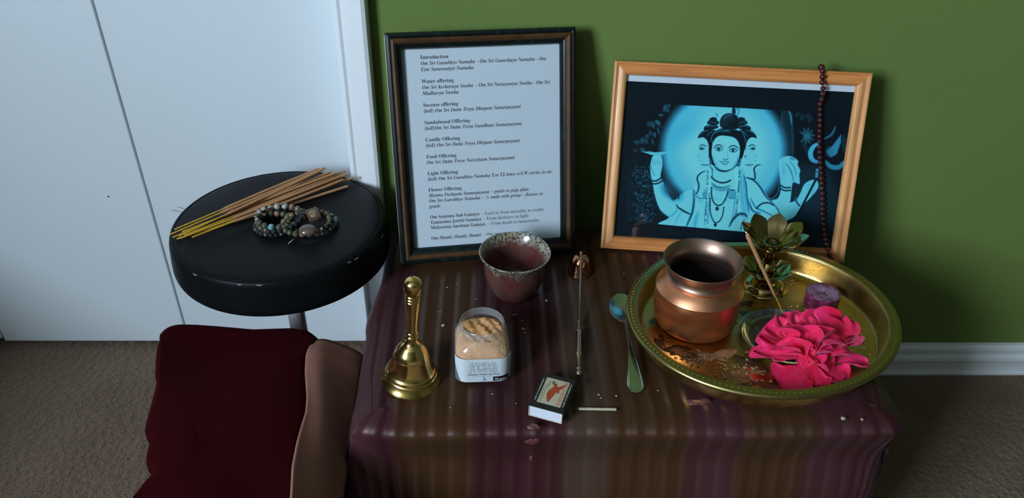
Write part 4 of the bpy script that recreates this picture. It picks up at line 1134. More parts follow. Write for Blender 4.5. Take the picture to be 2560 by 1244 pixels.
for x0, x1 in ((-0.0125, -0.0010), (0.0040, 0.0110)):
    v, f = wrap_patch(x0, x1, 0.01360, 0.01385, 0.0008, 6); mb.add(v, f)
mb.out('label_rule', m_slate, lab)
mb = MB()
tri = [(-0.0022, 0.0088), (0.0034, 0.0088), (0.0020, 0.0074), (-0.0008, 0.0074)]
mb.add([jar_front(x + 0.001, z, 0.0008) for x, z in tri], [(0, 1, 2, 3)])
mb.add([jar_front(x + 0.001, z, 0.0008) for x, z in ((0.0003, 0.0088), (0.0010, 0.0088), (0.0008, 0.0126), (-0.0004, 0.0120))], [(0, 1, 2, 3)])
for k in range(6): mb.add([jar_front(x + 0.0006 + 0.0018 * math.cos(k * 1.05) , z + 0.0134 + 0.0006 * math.sin(k * 1.05), 0.0008) for x, z in ((0, 0), (0.0006, 0), (0.0006, 0.0005), (0, 0.0005))], [(0, 1, 2, 3)])
mb.out('label_emblem', m_slate, lab, smooth=False)

# ---- glazed bowl
m_glaze = bpy.data.materials.new('oxblood_glaze'); m_glaze.use_nodes = True
nt = m_glaze.node_tree; b = nt.nodes['Principled BSDF']; b.inputs['Roughness'].default_value = 0.22; b.inputs['Coat Weight'].default_value = 0.5; b.inputs['Coat Roughness'].default_value = 0.1
tc = nt.nodes.new('ShaderNodeTexCoord'); sp = nt.nodes.new('ShaderNodeSeparateXYZ'); nt.links.new(tc.outputs['Object'], sp.inputs[0])
n1 = nt.nodes.new('ShaderNodeTexNoise'); n1.inputs['Scale'].default_value = 60; n1.inputs['Detail'].default_value = 8; n1.inputs['Roughness'].default_value = 0.7
n2 = nt.nodes.new('ShaderNodeTexNoise'); n2.inputs['Scale'].default_value = 330; n2.inputs['Detail'].default_value = 4
for n in (n1, n2): nt.links.new(tc.outputs['Object'], n.inputs['Vector'])
red = nt.nodes.new('ShaderNodeValToRGB'); red.color_ramp.elements[0].position = 0.38; red.color_ramp.elements[1].position = 0.66
red.color_ramp.elements[0].color = (0.135, 0.028, 0.026, 1); red.color_ramp.elements[1].color = (0.105, 0.065, 0.050, 1); nt.links.new(n1.outputs[0], red.inputs[0])
spk = nt.nodes.new('ShaderNodeValToRGB'); spk.color_ramp.elements[0].position = 0.40; spk.color_ramp.elements[1].position = 0.56
spk.color_ramp.elements[0].color = (0.055, 0.045, 0.030, 1); spk.color_ramp.elements[1].color = (0.36, 0.33, 0.25, 1); nt.links.new(n2.outputs[0], spk.inputs[0])
hz = mth_ = None
def mathn(op, a, b_):
    n = nt.nodes.new('ShaderNodeMath'); n.operation = op; n.use_clamp = (op == 'CLAMPED')
    for i, q in enumerate((a, b_)):
        if isinstance(q, (int, float)): n.inputs[i].default_value = q
        else: nt.links.new(q, n.inputs[i])
    return n.outputs[0]
zz = mathn('ADD', sp.outputs[2], mathn('MULTIPLY', mathn('SUBTRACT', n1.outputs[0], 0.5), 0.030))
mr = nt.nodes.new('ShaderNodeMapRange'); nt.links.new(zz, mr.inputs[0]); mr.inputs['From Min'].default_value = 0.0500; mr.inputs['From Max'].default_value = 0.0600
mx = nt.nodes.new('ShaderNodeMix'); mx.data_type = 'RGBA'; nt.links.new(mr.outputs[0], mx.inputs[0]); nt.links.new(red.outputs[0], mx.inputs[6]); nt.links.new(spk.outputs[0], mx.inputs[7])
nt.links.new(mx.outputs[2], b.inputs['Base Color'])
BP = Vector((0.0370, 0.8245, T))
bw = thing('ceramic_bowl', BP, 'deep red glazed ceramic bowl with a speckled grey rim, in front of the typed sheet', 'bowl')
pr = smooth_prof([(0.0, 0.0015), (0.020, 0.0015), (0.0245, 0.0008), (0.0270, 0.0020), (0.0320, 0.010), (0.0372, 0.022), (0.0398, 0.034), (0.0405, 0.044), (0.0408, 0.052), (0.0430, 0.0585), (0.0462, 0.0630), (0.0472, 0.0652), (0.0464, 0.0666), (0.0445, 0.0655), (0.0415, 0.0610), (0.0378, 0.052), (0.0355, 0.040), (0.0315, 0.024), (0.0255, 0.013), (0.0150, 0.0085), (0.0, 0.0075)], 4)
mesh_obj('glazed_vessel', *lathe(pr, 96), m_glaze, bw, angle=60)
m_water = clear_mat('still_water', (0.97, 0.97, 0.97), 1.33, 0.0)
v, f = lathe([(0, 0.0135), (0.0200, 0.0135), (0.0243, 0.0138), (0.0243, 0.0134), (0, 0.0128)], 48); mesh_obj('water', v, f, m_water, bw)['label'] = 'shallow puddle of water in the bowl'

# ---- candle snuffer lying on the cloth
SN = on_table(1450, 682)
sn = thing('candle_snuffer', (0.1300, 0.8680, T), 'long-handled candle snuffer with a copper cup, lying right of the red bowl', 'candle snuffer')
so_ = Vector((0.1300, 0.8680, T))
pr = smooth_prof([(0.0165, 0.0010), (0.0168, 0.0020), (0.0158, 0.006), (0.0142, 0.014), (0.0122, 0.022), (0.0085, 0.0275), (0.0040, 0.0298), (0.0, 0.0300)], 4) + smooth_prof([(0.0, 0.0285), (0.007, 0.0265), (0.0110, 0.021), (0.0130, 0.013), (0.0150, 0.004), (0.0155, 0.0010), (0.0165, 0.0010)], 3)
mesh_obj('snuffer_cup', *lathe(pr, 48), m_copper_s, sn, angle=50)['label'] = 'shiny copper cup'
P0 = on_table(1453, 633, 0.0315) - so_; P1 = on_table(1447, 803, 0.0075) - so_; P2 = on_table(1447, 938, 0.0052) - so_
mb = MB(); mb.add(*tube([P0 + Vector((-0.0005, 0.004, -0.002)), P0 + Vector((0, 0.002, 0.0012)), P0, P0.lerp(P1, .5) + Vector((0, 0, 0.0006)), P1], 0.00105, 10)); mb.add(*ball(P0 + Vector((0, 0.001, 0)), 0.0024))
mb.out('wire_arm', m_rose, sn)
G = [(0, .0022), (.02, .0030), (.035, .0026), (.05, .0016), (.14, .0018), (.17, .0022), (.19, .0038), (.205, .0040)]
G2 = [(.62, .0040), (.635, .0036), (.66, .0026), (.85, .0021), (.87, .0030), (.895, .0034), (.915, .0022), (.935, .0032), (.965, .0039), (.99, .0030), (1.0, .0008)]
pts_ = []; rad_ = []
for t_, r_ in G: pts_.append(P1.lerp(P2, t_)); rad_.append(r_)
for k in range(42):
    t_ = .21 + .405 * k / 41; pts_.append(P1.lerp(P2, t_)); rad_.append(.0041 if k % 2 else .0036)
for t_, r_ in G2: pts_.append(P1.lerp(P2, t_)); rad_.append(r_)
mesh_obj('turned_grip', *tube(pts_, rad_, 20), m_rose, sn, angle=60)['label'] = 'rose-gold grip with a knurled middle'

# ---- teaspoon beside the tray
spn = thing('teaspoon', (0.1775, 0.7250, T), 'stainless steel teaspoon lying against the left edge of the brass tray', 'spoon')
so_ = Vector((0.1775, 0.7250, T))
bc = Vector((0.1785, 0.7800, T)) - so_; he = Vector((0.1735, 0.6320, T)) - so_
ax = (bc - he); ax.z = 0; L_ = ax.length; ax.normalize(); sd_ = Vector((ax.y, -ax.x, 0))
v = []; f = []; nu, nv_ = 40, 14
for layer in (0, 1):
    for i in range(nu + 1):
        t_ = i / nu
        half = 0.0185 * math.sqrt(max(0, 1 - (2 * t_ - 1) ** 2)) * (1 - 0.16 * (t_ - .5) * 2) if t_ < 1 else 0
        half = max(half, 0.0016 if t_ < 0.04 else 0.0004)
        along = -0.0290 + 0.0590 * t_
        for j in range(nv_ + 1):
            s_2 = -1 + 2 * j / nv_
            dep = -0.0075 * (1 - s_2 * s_2) * math.sin(PI * min(1, max(0, t_ * 1.02)))
            p = bc + ax * along + sd_ * (s_2 * half); p.z = 0.0092 + dep + (0.0009 if layer == 0 else 0) - 0.0010 * abs(2 * t_ - 1)
            v.append(p)
n = (nu + 1) * (nv_ + 1)
for i in range(nu):
    for j in range(nv_):
        a = i * (nv_ + 1) + j
        f += [(a, a + 1, a + nv_ + 2, a + nv_ + 1), (n + a, n + a + nv_ + 1, n + a + nv_ + 2, n + a + 1)]
for i in range(nu):
    a = i * (nv_ + 1); f.append((a, a + nv_ + 1, n + a + nv_ + 1, n + a)); a += nv_; f.append((a, n + a, n + a + nv_ + 1, a + nv_ + 1))
mesh_obj('bowl', v, f, m_steel, spn, angle=40)
v = []; f = []; nh = 40
for i in range(nh + 1):
    t_ = i / nh
    p = (bc - ax * 0.0262).lerp(he, t_); wv = 0.0016 + 0.0005 * t_ + 0.0078 * (sst(np.array((t_ - 0.30) / 0.62)).item() if True else 0)
    if t_ > 0.90: wv *= math.sqrt(max(0.0, 1 - ((t_ - 0.90) / 0.10) ** 2)) * 0.999 + 0.001
    zc = 0.0085 - 0.0070 * t_ + 0.0040 * math.sin(PI * t_)
    th_ = 0.0016
    for (a, b_) in ((-1, 0), (-.9, th_ * .5), (-.8, th_ * .55), (-.72, th_ * .25), (0, th_ * .4), (.72, th_ * .25), (.8, th_ * .55), (.9, th_ * .5), (1, 0), (0, -th_ * .5)):
        q = p + sd_ * (a * wv); q.z = max(0.0006, zc + b_); v.append(q)
nn_ = 10
for i in range(nh):
    for j in range(nn_):
        j2 = (j + 1) % nn_; f.append((i * nn_ + j, i * nn_ + j2, (i + 1) * nn_ + j2, (i + 1) * nn_ + j))
f += [tuple(range(nn_ - 1, -1, -1)), tuple(nh * nn_ + j for j in range(nn_))]
mesh_obj('handle', v, f, m_steel, spn, angle=30)

# ---- matchbox and match
m_sleeve = pm('black_matchbox_card', (0.014, 0.014, 0.013), 0.45); m_card = pm('white_card', (0.66, 0.69, 0.76), 0.6); m_cream = pm('cream_label', (0.52, 0.49, 0.34), 0.5)
m_kraft = pm('torn_card_edge', (0.60, 0.50, 0.42), 0.8); m_strike = pm('striking_strip', (0.075, 0.055, 0.045), 0.85, noise=(600, (0.11, 0.09, 0.08), .4, .6))
m_bird = pm('rust_red_ink', (0.42, 0.060, 0.018), 0.5); m_redink = pm('pink_red_ink', (0.62, 0.14, 0.10), 0.5); m_wink = pm('pale_ink', (0.5, 0.5, 0.46), 0.5)
mbp = thing('matchbox', (0.0750, 0.6195, T), 'small black matchbox with a red bird on its cream label', 'matchbox', rot=(0, 0, math.radians(-20.5)))
W2, L2, H2 = 0.0385, 0.0555, 0.0155
mb = MB(); th = 0.0006
for sx, sy, sz, c in ((W2, L2, th, (0, 0, H2 - th / 2)), (W2, L2, th, (0, 0, th / 2 + 0.0002)), (th, L2, H2, (-W2 / 2 + th / 2, 0, H2 / 2)), (th, L2, H2, (W2 / 2 - th / 2, 0, H2 / 2))):
    mb.add(*rbox(sx, sy, sz, 0.00025, 1, c=c))
slv = mb.out('sleeve', m_sleeve, mbp)
mb = MB()
for x in (-1, 1): mb.add(*rbox(0.0003, L2 - 0.003, H2 * 0.72, 0, c=(x * (W2 / 2 + 0.0001), 0, H2 / 2)))
mb.out('striking_strip', m_strike, slv, smooth=False)
mb = MB()
for sx, sy, sz, c in ((W2 - 0.0018, 0.0008, H2 - 0.0022, (0, -L2 / 2 + 0.0006, H2 / 2)), (W2 - 0.0018, 0.0008, H2 - 0.0022, (0, L2 / 2 - 0.0008, H2 / 2)), (W2 - 0.0018, L2 - 0.002, 0.0006, (0, 0, 0.0014)),
                      (0.0006, L2 - 0.002, H2 - 0.0030, (-W2 / 2 + 0.0014, 0, H2 / 2 - .0004)), (0.0006, L2 - 0.002, H2 - 0.0030, (W2 / 2 - 0.0014, 0, H2 / 2 - .0004))):
    mb.add(*rbox(sx, sy, sz, 0.0002, 1, c=c))
mb.out('tray', m_card, mbp)['label'] = 'white card inner tray'
e = MB(); e.add(*rbox(W2, 0.0007, 0.0012, 0.0003, 1, c=(0, -L2 / 2 - 0.0002, 0.0009))); e.add(*rbox(0.0011, 0.0007, H2 - .001, 0.0003, 1, c=(-W2 / 2 + .0005, -L2 / 2 - 0.0002, H2 / 2)))
e.add(*rbox(0.0011, 0.0007, H2 - .001, 0.0003, 1, c=(W2 / 2 - .0005, -L2 / 2 - 0.0002, H2 / 2))); e.out('sleeve_edge', m_kraft, slv)
v, f = rbox(0.0272, 0.0410, 0.0001, 0, c=(0.0005, 0.0010, H2 + 0.00005)); pic = mesh_obj('cream_panel', v, f, m_cream, slv, smooth=False)
def on_box(vf, cx_, cy_, rot, z): 
    return xf(vf, Matrix.Translation((cx_, cy_, z)) @ Matrix.Rotation(rot, 4, 'Z'))
# bird: outline from the box's picture, long axis downwards
bird = [(-.0012, .0172), (.0000, .0125), (-.0024, .0110), (-.0048, .0150), (-.0050, .0108), (-.0036, .0070), (-.0046, .0030), (-.0062, -.0030), (-.0058, -.0090), (-.0030, -.0140), (-.0012, -.0178), (-.0008, -.0150), (-.0002, -.0100), (.0018, -.0045), (.0045, -.0008),
        (.0060, .0020), (.0046, .0040), (.0058, .0070), (.0078, .0095), (.0098, .0150), (.0108, .0178), (.0060, .0150), (.0025, .0110), (.0010, .0085)]
bird = [(-.0062, .0150), (-.0030, .0130), (-.0006, .0142), (.0002, .0148), (.0006, .0118), (.0012, .0092), (.0040, .0105), (.0070, .0135), (.0098, .0165), (.0100, .0130), (.0078, .0085), (.0052, .0050), (.0060, .0010), (.0048, -.0012), (.0030, .0010), (.0018, -.0040), (.0000, -.0100), (-.0010, -.0150), (-.0020, -.0172), (-.0052, -.0120), (-.0068, -.0050), (-.0062, .0010), (-.0040, .0052), (-.0026, .0085), (-.0040, .0118)]
mesh_obj('bird_emblem', [(x + 0.0008, y + 0.001, H2 + 0.00014) for x, y in bird], [tuple(range(len(bird)))], m_bird, pic, smooth=False)
tv = text_vf(serif('REDBIRD'), 0.0066, spacing=1.05); w_ = max(p[0] for p in tv[0]); k = 0.0385 / w_
mesh_obj('red_lettering', *on_box(([(a * k, b_, 0) for a, b_, c in tv[0]], tv[1]), 0.0086, 0.0205, -PI / 2, H2 + 0.00018), m_redink, pic, smooth=False)
tv = text_vf(serif('40', True), 0.0052); mesh_obj('number', *on_box(tv, -0.0052, 0.0190, -PI / 2, H2 + 0.00014), m_sleeve, pic, smooth=False)
mb = MB(); r9 = random.Random(2)
for xx, y0, y1 in ((-0.0075, 0.017, 0.004), (-0.0095, 0.012, -0.018), (-0.0118, 0.008, -0.017)):
    y = y0
    while y > y1:
        L9 = r9.uniform(.0012, .0035); mb.add(*rbox(0.0006, L9, 0.00005, 0, c=(xx, y - L9 / 2, H2 + 0.00013))); y -= L9 + 0.0009
mb.out('fine_print', m_wood_d, pic, smooth=False)
mb = MB()
for xx, y0, y1, w9 in ((0.0165, 0.019, -0.017, 0.0014), (-0.0160, 0.018, -0.017, 0.0014)):
    y = y0
    while y > y1:
        L9 = r9.uniform(.0007, .0018); mb.add(*rbox(w9 * r9.uniform(.7, 1.1), L9, 0.00005, 0, c=(xx, y - L9 / 2, H2 + 0.00006))); y -= L9 + (0.0006 if r9.random() < .8 else .0016)
mb.out('edge_print', m_wink, slv, smooth=False)
a = on_table(1440, 1021, 0.0016); e_ = on_table(1541, 1023, 0.0014)
mt = thing('wooden_match', a, 'single wooden match with a dark head, lying right of the matchbox', 'match')
m_mw = pm('pale_match_wood', (0.62, 0.55, 0.38), 0.7, noise=(300, (0.52, 0.45, 0.30), .3, .7)); d = e_ - a
R = Matrix.Rotation(math.atan2(d.y, d.x), 4, 'Z')
mesh_obj('splint', *xf(rbox(d.length - 0.003, 0.0023, 0.0023, 0.0003, 1, c=(d.length / 2 + 0.0015, 0, 0.0)), R), m_mw, mt)
m_mh = pm('dark_red_match_head', (0.030, 0.010, 0.012), 0.8)
mesh_obj('match_head', *ball((0.0008, 0, 0.0002), 0.0017, 1.5, 1, 1), m_mh, mt)
# ================================================================== brass tray and everything on it
m_tray = bpy.data.materials.new('engraved_brass'); m_tray.use_nodes = True
nt = m_tray.node_tree; b = nt.nodes['Principled BSDF']; b.inputs['Metallic'].default_value = 1
tc = nt.nodes.new('ShaderNodeTexCoord')
n1 = nt.nodes.new('ShaderNodeTexNoise'); n1.inputs['Scale'].default_value = 26; n1.inputs['Detail'].default_value = 6
n2 = nt.nodes.new('ShaderNodeTexVoronoi'); n2.inputs['Scale'].default_value = 190; n2.feature = 'DISTANCE_TO_EDGE'
n3 = nt.nodes.new('ShaderNodeTexNoise'); n3.inputs['Scale'].default_value = 13; n3.inputs['Detail'].default_value = 5
for n in (n1, n2, n3): nt.links.new(tc.outputs['Object'], n.inputs['Vector'])
r1 = nt.nodes.new('ShaderNodeValToRGB'); r1.color_ramp.elements[0].position = .35; r1.color_ramp.elements[1].position = .65
r1.color_ramp.elements[0].color = (0.56, 0.36, 0.11, 1); r1.color_ramp.elements[1].color = (0.70, 0.50, 0.18, 1); nt.links.new(n1.outputs[0], r1.inputs[0])
nt.links.new(r1.outputs[0], b.inputs['Base Color'])
mr = nt.nodes.new('ShaderNodeMapRange'); nt.links.new(n3.outputs[0], mr.inputs[0]); mr.inputs['From Min'].default_value = .35; mr.inputs['From Max'].default_value = .65; mr.inputs['To Min'].default_value = .26; mr.inputs['To Max'].default_value = .46
nt.links.new(mr.outputs[0], b.inputs['Roughness'])
bp = nt.nodes.new('ShaderNodeBump'); bp.inputs['Strength'].default_value = 0.07; bp.inputs['Distance'].default_value = 0.001
cl_ = nt.nodes.new('ShaderNodeMapRange'); nt.links.new(n2.outputs['Distance'], cl_.inputs[0]); cl_.inputs['From Max'].default_value = 0.12
nt.links.new(cl_.outputs[0], bp.inputs['Height']); nt.links.new(bp.outputs[0], b.inputs['Normal'])
m_rim = pm('satin_brass_rim', (0.40, 0.31, 0.12), 0.34, 1.0, noise=(30, (0.34, 0.27, 0.11), .35, .7))

nrm = Vector((-TGX, -TGY, 1)).normalized()
tx = Vector((1, 0, 0)); tx = (tx - nrm * tx.dot(nrm)).normalized(); ty = nrm.cross(tx)
def tray_mat(o, rz=0.0):
    m = Matrix.Identity(4)
    for i in range(3): m[i][0] = tx[i]; m[i][1] = ty[i]; m[i][2] = nrm[i]
    m = m @ Matrix.Rotation(rz, 4, 'Z'); m.translation = o; return m
def tf(px, py, dh=0.0): return at_plane(px, py, TRAY_O + nrm * (0.0012 + dh), nrm)
tm = tray_mat(TRAY_O); tmi = tm.inverted()
tray = thing('brass_tray', None, 'large round brass tray with a beaded rim, holding the copper pot, lamp and flower', 'tray', mat=tm)
A_ = [[1.036, -0.029], [0.078, 0.936]]
pr = [(0.0, 0.0), (0.138, 0.0)] + smooth_prof([(0.1385, 0.0), (0.1440, 0.0012), (0.1478, 0.007), (0.1500, 0.018), (0.1512, 0.0295)], 3) + [(0.1500, 0.0305)]
pr += smooth_prof([(0.1500, 0.0330), (0.1480, 0.0310), (0.1462, 0.0180), (0.1435, 0.0065), (0.1400, 0.0028), (0.1340, 0.0013)], 4) + [(0.0, 0.0012)]
mesh_obj('basin', *lathe(pr, 180, A_), m_tray, tray, angle=40)
pr = smooth_prof([(0.1490, 0.0312), (0.1496, 0.0336), (0.1530, 0.0342), (0.1585, 0.0340), (0.1612, 0.0332), (0.1626, 0.0310), (0.1618, 0.0288), (0.1606, 0.0292), (0.1602, 0.0316), (0.1570, 0.0324), (0.1500, 0.0322), (0.1490, 0.0312)], 4)
rim = mesh_obj('rim', *lathe(pr, 180, A_), m_rim, tray, angle=40); rim['label'] = 'duller flat brass rim'
mb = MB(); nst = 150
for k in range(nst):
    a = 2 * PI * k / nst
    for rr, sz_ in ((0.1562, 0.00115),):
        x, y = rr * math.cos(a), rr * math.sin(a); x, y = A_[0][0] * x + A_[0][1] * y, A_[1][0] * x + A_[1][1] * y
        mb.add(*ball((x, y, 0.0342), sz_, 1, 1, 0.55, 8, 5))
mb.out('rim_beading', m_brass, rim)
# grime and pooled paste dried on the tray floor (stains with their own outline)
m_pinkst = pm('dried_pink_paste', (0.52, 0.22, 0.095), 0.8, noise=(120, (0.34, 0.14, 0.060), .35, .65), bump=(300, .5, .001))
m_kum = pm('dried_vermilion_smear', (0.26, 0.060, 0.022), 0.7, noise=(120, (0.17, 0.06, 0.03), .35, .65))
m_brn = pm('brown_tarnish', (0.11, 0.050, 0.020), 0.45, 0.5, noise=(90, (0.16, 0.085, 0.035), .35, .65))
m_verd = pm('pale_green_verdigris', (0.22, 0.33, 0.24), 0.8, noise=(200, (0.12, 0.16, 0.09), .4, .6))
def splotch(name, px, py, rx, ry, mat, seed, holes=0, rot=0.0, rag=0.35):
    r = random.Random(seed); c = tmi @ tf(px, py)
    n = 64; v = [(c.x, c.y, 0.00125 + 0.00035)]; ph_ = [r.uniform(0, 6.28) for _ in range(8)]
    for ring, sc_ in ((0, .5), (1, 1.0), (2, 1.03)):
        for k in range(n):
            a = 2 * PI * k / n; q = 1 + rag * sum(math.sin((j + 2) * a + ph_[j]) / (j + 1.6) for j in range(7))
            x = rx * q * sc_ * math.cos(a); y = ry * q * sc_ * math.sin(a)
            v.append((c.x + x * math.cos(rot) - y * math.sin(rot), c.y + x * math.sin(rot) + y * math.cos(rot), 0.00125 + (0.0003 if ring < 1 else 0.0002 if ring == 1 else -0.0001)))
    f = [(0, 1 + k, 1 + (k + 1) % n) for k in range(n)]
    for g in range(2):
        for k in range(n): f.append((1 + g * n + k, 1 + g * n + (k + 1) % n, 1 + (g + 1) * n + (k + 1) % n, 1 + (g + 1) * n + k))
    return mesh_obj(name, v, f, mat, tray, angle=None)
for q in (('dried_paste_stain', 1790, 888, .022, .010, m_pinkst, 1), ('dried_paste_stain', 1850, 935, .020, .008, m_pinkst, 2), ('dried_paste_stain', 1745, 900, .010, .004, m_pinkst, 9), ('vermilion_stain', 1885, 958, .014, .005, m_kum, 3), ('vermilion_stain', 1950, 968, .018, .005, m_kum, 4),
          ('tarnish_stain', 1700, 878, .020, .010, m_brn, 5), ('tarnish_stain', 1650, 855, .008, .010, m_brn, 6), ('tarnish_stain', 1872, 905, .016, .014, m_brn, 12), ('verdigris_stain', 1862, 782, .008, .007, m_verd, 7), ('verdigris_stain', 1631, 806, .003, .009, m_verd, 8), ('tarnish_stain', 1858, 760, .014, .006, m_brn, 14)):
    splotch(*q, rag=.5)
r8 = random.Random(21)
for k in range(26):
    splotch('powder_fleck', r8.uniform(1700, 1900), r8.uniform(875, 955), r8.uniform(.0015, .0045), r8.uniform(.0010, .0025), r8.choice([m_pinkst, m_pinkst, m_brn]), 40 + k, rag=.5)

# ---- copper water pot
lb_ = Vector((0.2668, 0.7573, 0)); lb_.z = tray_floor_z(lb_.x, lb_.y) + 0.0014
lm = tray_mat(lb_)
lota = thing('copper_pot', None, 'round copper water pot with a flared mouth, standing at the left of the brass tray', 'pot', mat=lm)
pr = smooth_prof([(0.0, 0.0010), (0.038, 0.0008), (0.0450, 0.0022), (0.0500, 0.0085), (0.0526, 0.020), (0.0536, 0.036), (0.0532, 0.050), (0.0528, 0.0565)], 6)
pr += [(0.0519, 0.0566), (0.0518, 0.050), (0.0520, 0.036), (0.0504, 0.012), (0.0440, 0.0035), (0.0, 0.0030)]
mesh_obj('belly', *lathe(pr, 96), m_copper, lota, angle=40)
pr = [(0.0520, 0.0566), (0.0534, 0.0572), (0.0538, 0.0582)] + smooth_prof([(0.0532, 0.0590), (0.0480, 0.0650), (0.0425, 0.0700)], 4) + smooth_prof([(0.0418, 0.0706), (0.0425, 0.0720), (0.0428, 0.0732), (0.0416, 0.0742)], 3) + [(0.0405, 0.0742), (0.0402, 0.0712), (0.0455, 0.0655), (0.0512, 0.0580), (0.0520, 0.0566)]
mesh_obj('shoulder', *lathe(pr, 96), m_copper, lota, angle=24)
pr = smooth_prof([(0.0412, 0.0742), (0.0398, 0.0775), (0.0396, 0.0815), (0.0415, 0.0870), (0.0455, 0.0935), (0.0478, 0.0958), (0.0484, 0.0968), (0.0478, 0.0974), (0.0462, 0.0962), (0.0425, 0.0918), (0.0392, 0.0860), (0.0378, 0.0800), (0.0385, 0.0742)], 5)
mouth = mesh_obj('flared_mouth', *lathe(pr, 96), m_copper_in, lota, angle=60); mouth['label'] = 'flared mouth, duller inside'
m_pit = pm('shade_darkened_copper', (0.030, 0.016, 0.010), 0.7)  # near-black colour stands in for the shade inside the pot
pr = smooth_prof([(0.0386, 0.0744), (0.0440, 0.066), (0.0500, 0.055), (0.0515, 0.040), (0.0500, 0.020), (0.044, 0.008), (0.0, 0.006)], 5)
mesh_obj('inner_wall', *lathe(pr, 64), m_pit, lota, angle=60)['label'] = 'tarnished inside wall, coloured darker for the shade within the pot'

# ---- lotus lamp
m_dbrass = pm('dark_polished_brass', (0.42, 0.32, 0.13), 0.10, 1.0)
dl = tf(1907, 716); lm = tray_mat(dl)
lamp = thing('lotus_lamp', None, 'dark brass oil lamp shaped as a lotus on a stem, behind the copper pot', 'oil lamp', mat=lm)
pr = smooth_prof([(0.0, 0.0), (0.0300, 0.0), (0.0312, 0.0008), (0.0306, 0.0020), (0.0288, 0.0034)], 3) + smooth_prof([(0.0284, 0.0036), (0.0280, 0.0060), (0.0240, 0.0110), (0.0150, 0.0155), (0.0080, 0.0190), (0.0062, 0.0230), (0.0, 0.0230)], 5)
mesh_obj('foot', *lathe(pr, 72), m_dbrass, lamp, angle=40)
def lotus(zb, zt, r0, r1, npet, tip, curl, th=0.0009, seg=160, nr_=16, rot=0.0):
    v = []; f = []
    for side in (0, 1):
        for i in range(nr_ + 1):
            t_ = i / nr_
            for k in range(seg):
                a = 2 * PI * k / seg + rot
                fr_ = (npet * (a - rot) / (2 * PI)) % 1.0; pk = abs(2 * fr_ - 1); pk = 0.5 * pk + 0.5 * pk ** 0.5
                lim = 1 - tip * (1 - pk)
                u = t_ * lim
                r = r0 + (r1 - r0) * (u ** 0.8) + curl * max(0, u - .7) ** 1.5
                z = zb + (zt - zb) * (u ** 1.45)
                z += 0.0012 * pk * math.sin(PI * u) - 0.0016 * (1 - pk) * (1 - u) * u * 4
                if side: r = max(0.0003, r - th); z += th * .8
                v.append((r * math.cos(a), r * math.sin(a), z))
    n = (nr_ + 1) * seg
    for i in range(nr_):
        for k in range(seg):
            k2 = (k + 1) % seg; a = i * seg
            f += [(a + k, a + k2, a + seg + k2, a + seg + k), (n + a + k, n + a + seg + k, n + a + seg + k2, n + a + k2)]
    a = nr_ * seg
    for k in range(seg):
        k2 = (k + 1) % seg; f += [(a + k, a + k2, n + a + k2, n + a + k)]
    f += [tuple(range(seg)), tuple(n + k for k in range(seg - 1, -1, -1))]
    return v, f
v, f = lotus(0.0160, 0.0340, 0.0080, 0.0320, 6, 0.16, 0.01, rot=0.2)
mesh_obj('lower_petals', v, f, m_dbrass, lamp, angle=50)
pr = smooth_prof([(0.0, 0.020), (0.0085, 0.020), (0.0130, 0.0270), (0.0120, 0.0350), (0.0080, 0.0410), (0.0070, 0.0420)], 4) + [(0.0075, 0.0425), (0.0075, 0.0440), (0.0065, 0.0445), (0.0068, 0.0620), (0.0080, 0.0630)] + smooth_prof([(0.0150, 0.0650), (0.0160, 0.0662), (0.0150, 0.0674), (0.0090, 0.0680), (0.0, 0.0680)], 3)
mesh_obj('stem', *lathe(pr, 48), m_dbrass, lamp, angle=40)
v, f = lotus(0.0665, 0.0930, 0.0090, 0.0400, 8, 0.22, 0.020, rot=0.35)
mesh_obj('petal_bowl', v, f, m_dbrass, lamp, angle=50)['label'] = 'lotus bowl with eight pointed petals'
pr = smooth_prof([(0.0, 0.0676), (0.011, 0.0680), (0.0125, 0.0700), (0.0115, 0.0728), (0.0070, 0.0732), (0.0, 0.0722)], 3)
mesh_obj('oil_cup', *lathe(pr, 32), m_dbrass, lamp, angle=40)

# ---- tealight
cb = tf(2052, 757); lm = tray_mat(cb)
m_wax = pm('purple_wax', (0.34, 0.19, 0.30), 0.55, noise=(90, (0.17, 0.05, 0.12), .38, .62), bump=(90, .3, .002))
m_cup = pm('magenta_waxed_side', (0.30, 0.045, 0.115), 0.4, noise=(110, (0.13, 0.012, 0.045), .4, .6))
cnd = thing('tealight', None, 'burned purple tealight candle on the brass tray behind the pink flower', 'candle', mat=lm)
pr = smooth_prof([(0.0, 0.0002), (0.0205, 0.0002), (0.0212, 0.0012), (0.0216, 0.0160), (0.0214, 0.0180)], 4) + [(0.0200, 0.0178), (0.0, 0.0160)]
mesh_obj('candle_side', *lathe(pr, 56), m_cup, cnd, angle=40)
v, f = lathe([(0.0206, 0.0160), (0.0209, 0.0179), (0.0180, 0.0180), (0.0120, 0.0176), (0.006, 0.0170), (0.0022, 0.0160), (0, 0.0158)], 56)
v = [(x, y, z + (0.0005 * math.sin(300 * x) * math.sin(260 * y) if math.hypot(x, y) < .019 else 0)) for x, y, z in v]
mesh_obj('wax_top', v, f, m_wax, cnd, angle=None)['label'] = 'pale violet wax top'
v, f = tube([(0, 0, 0.0155), (0.0004, 0.0003, 0.0180), (0.0014, 0.0004, 0.0195)], 0.0006, 8); mesh_obj('wick', v, f, m_dark, cnd)

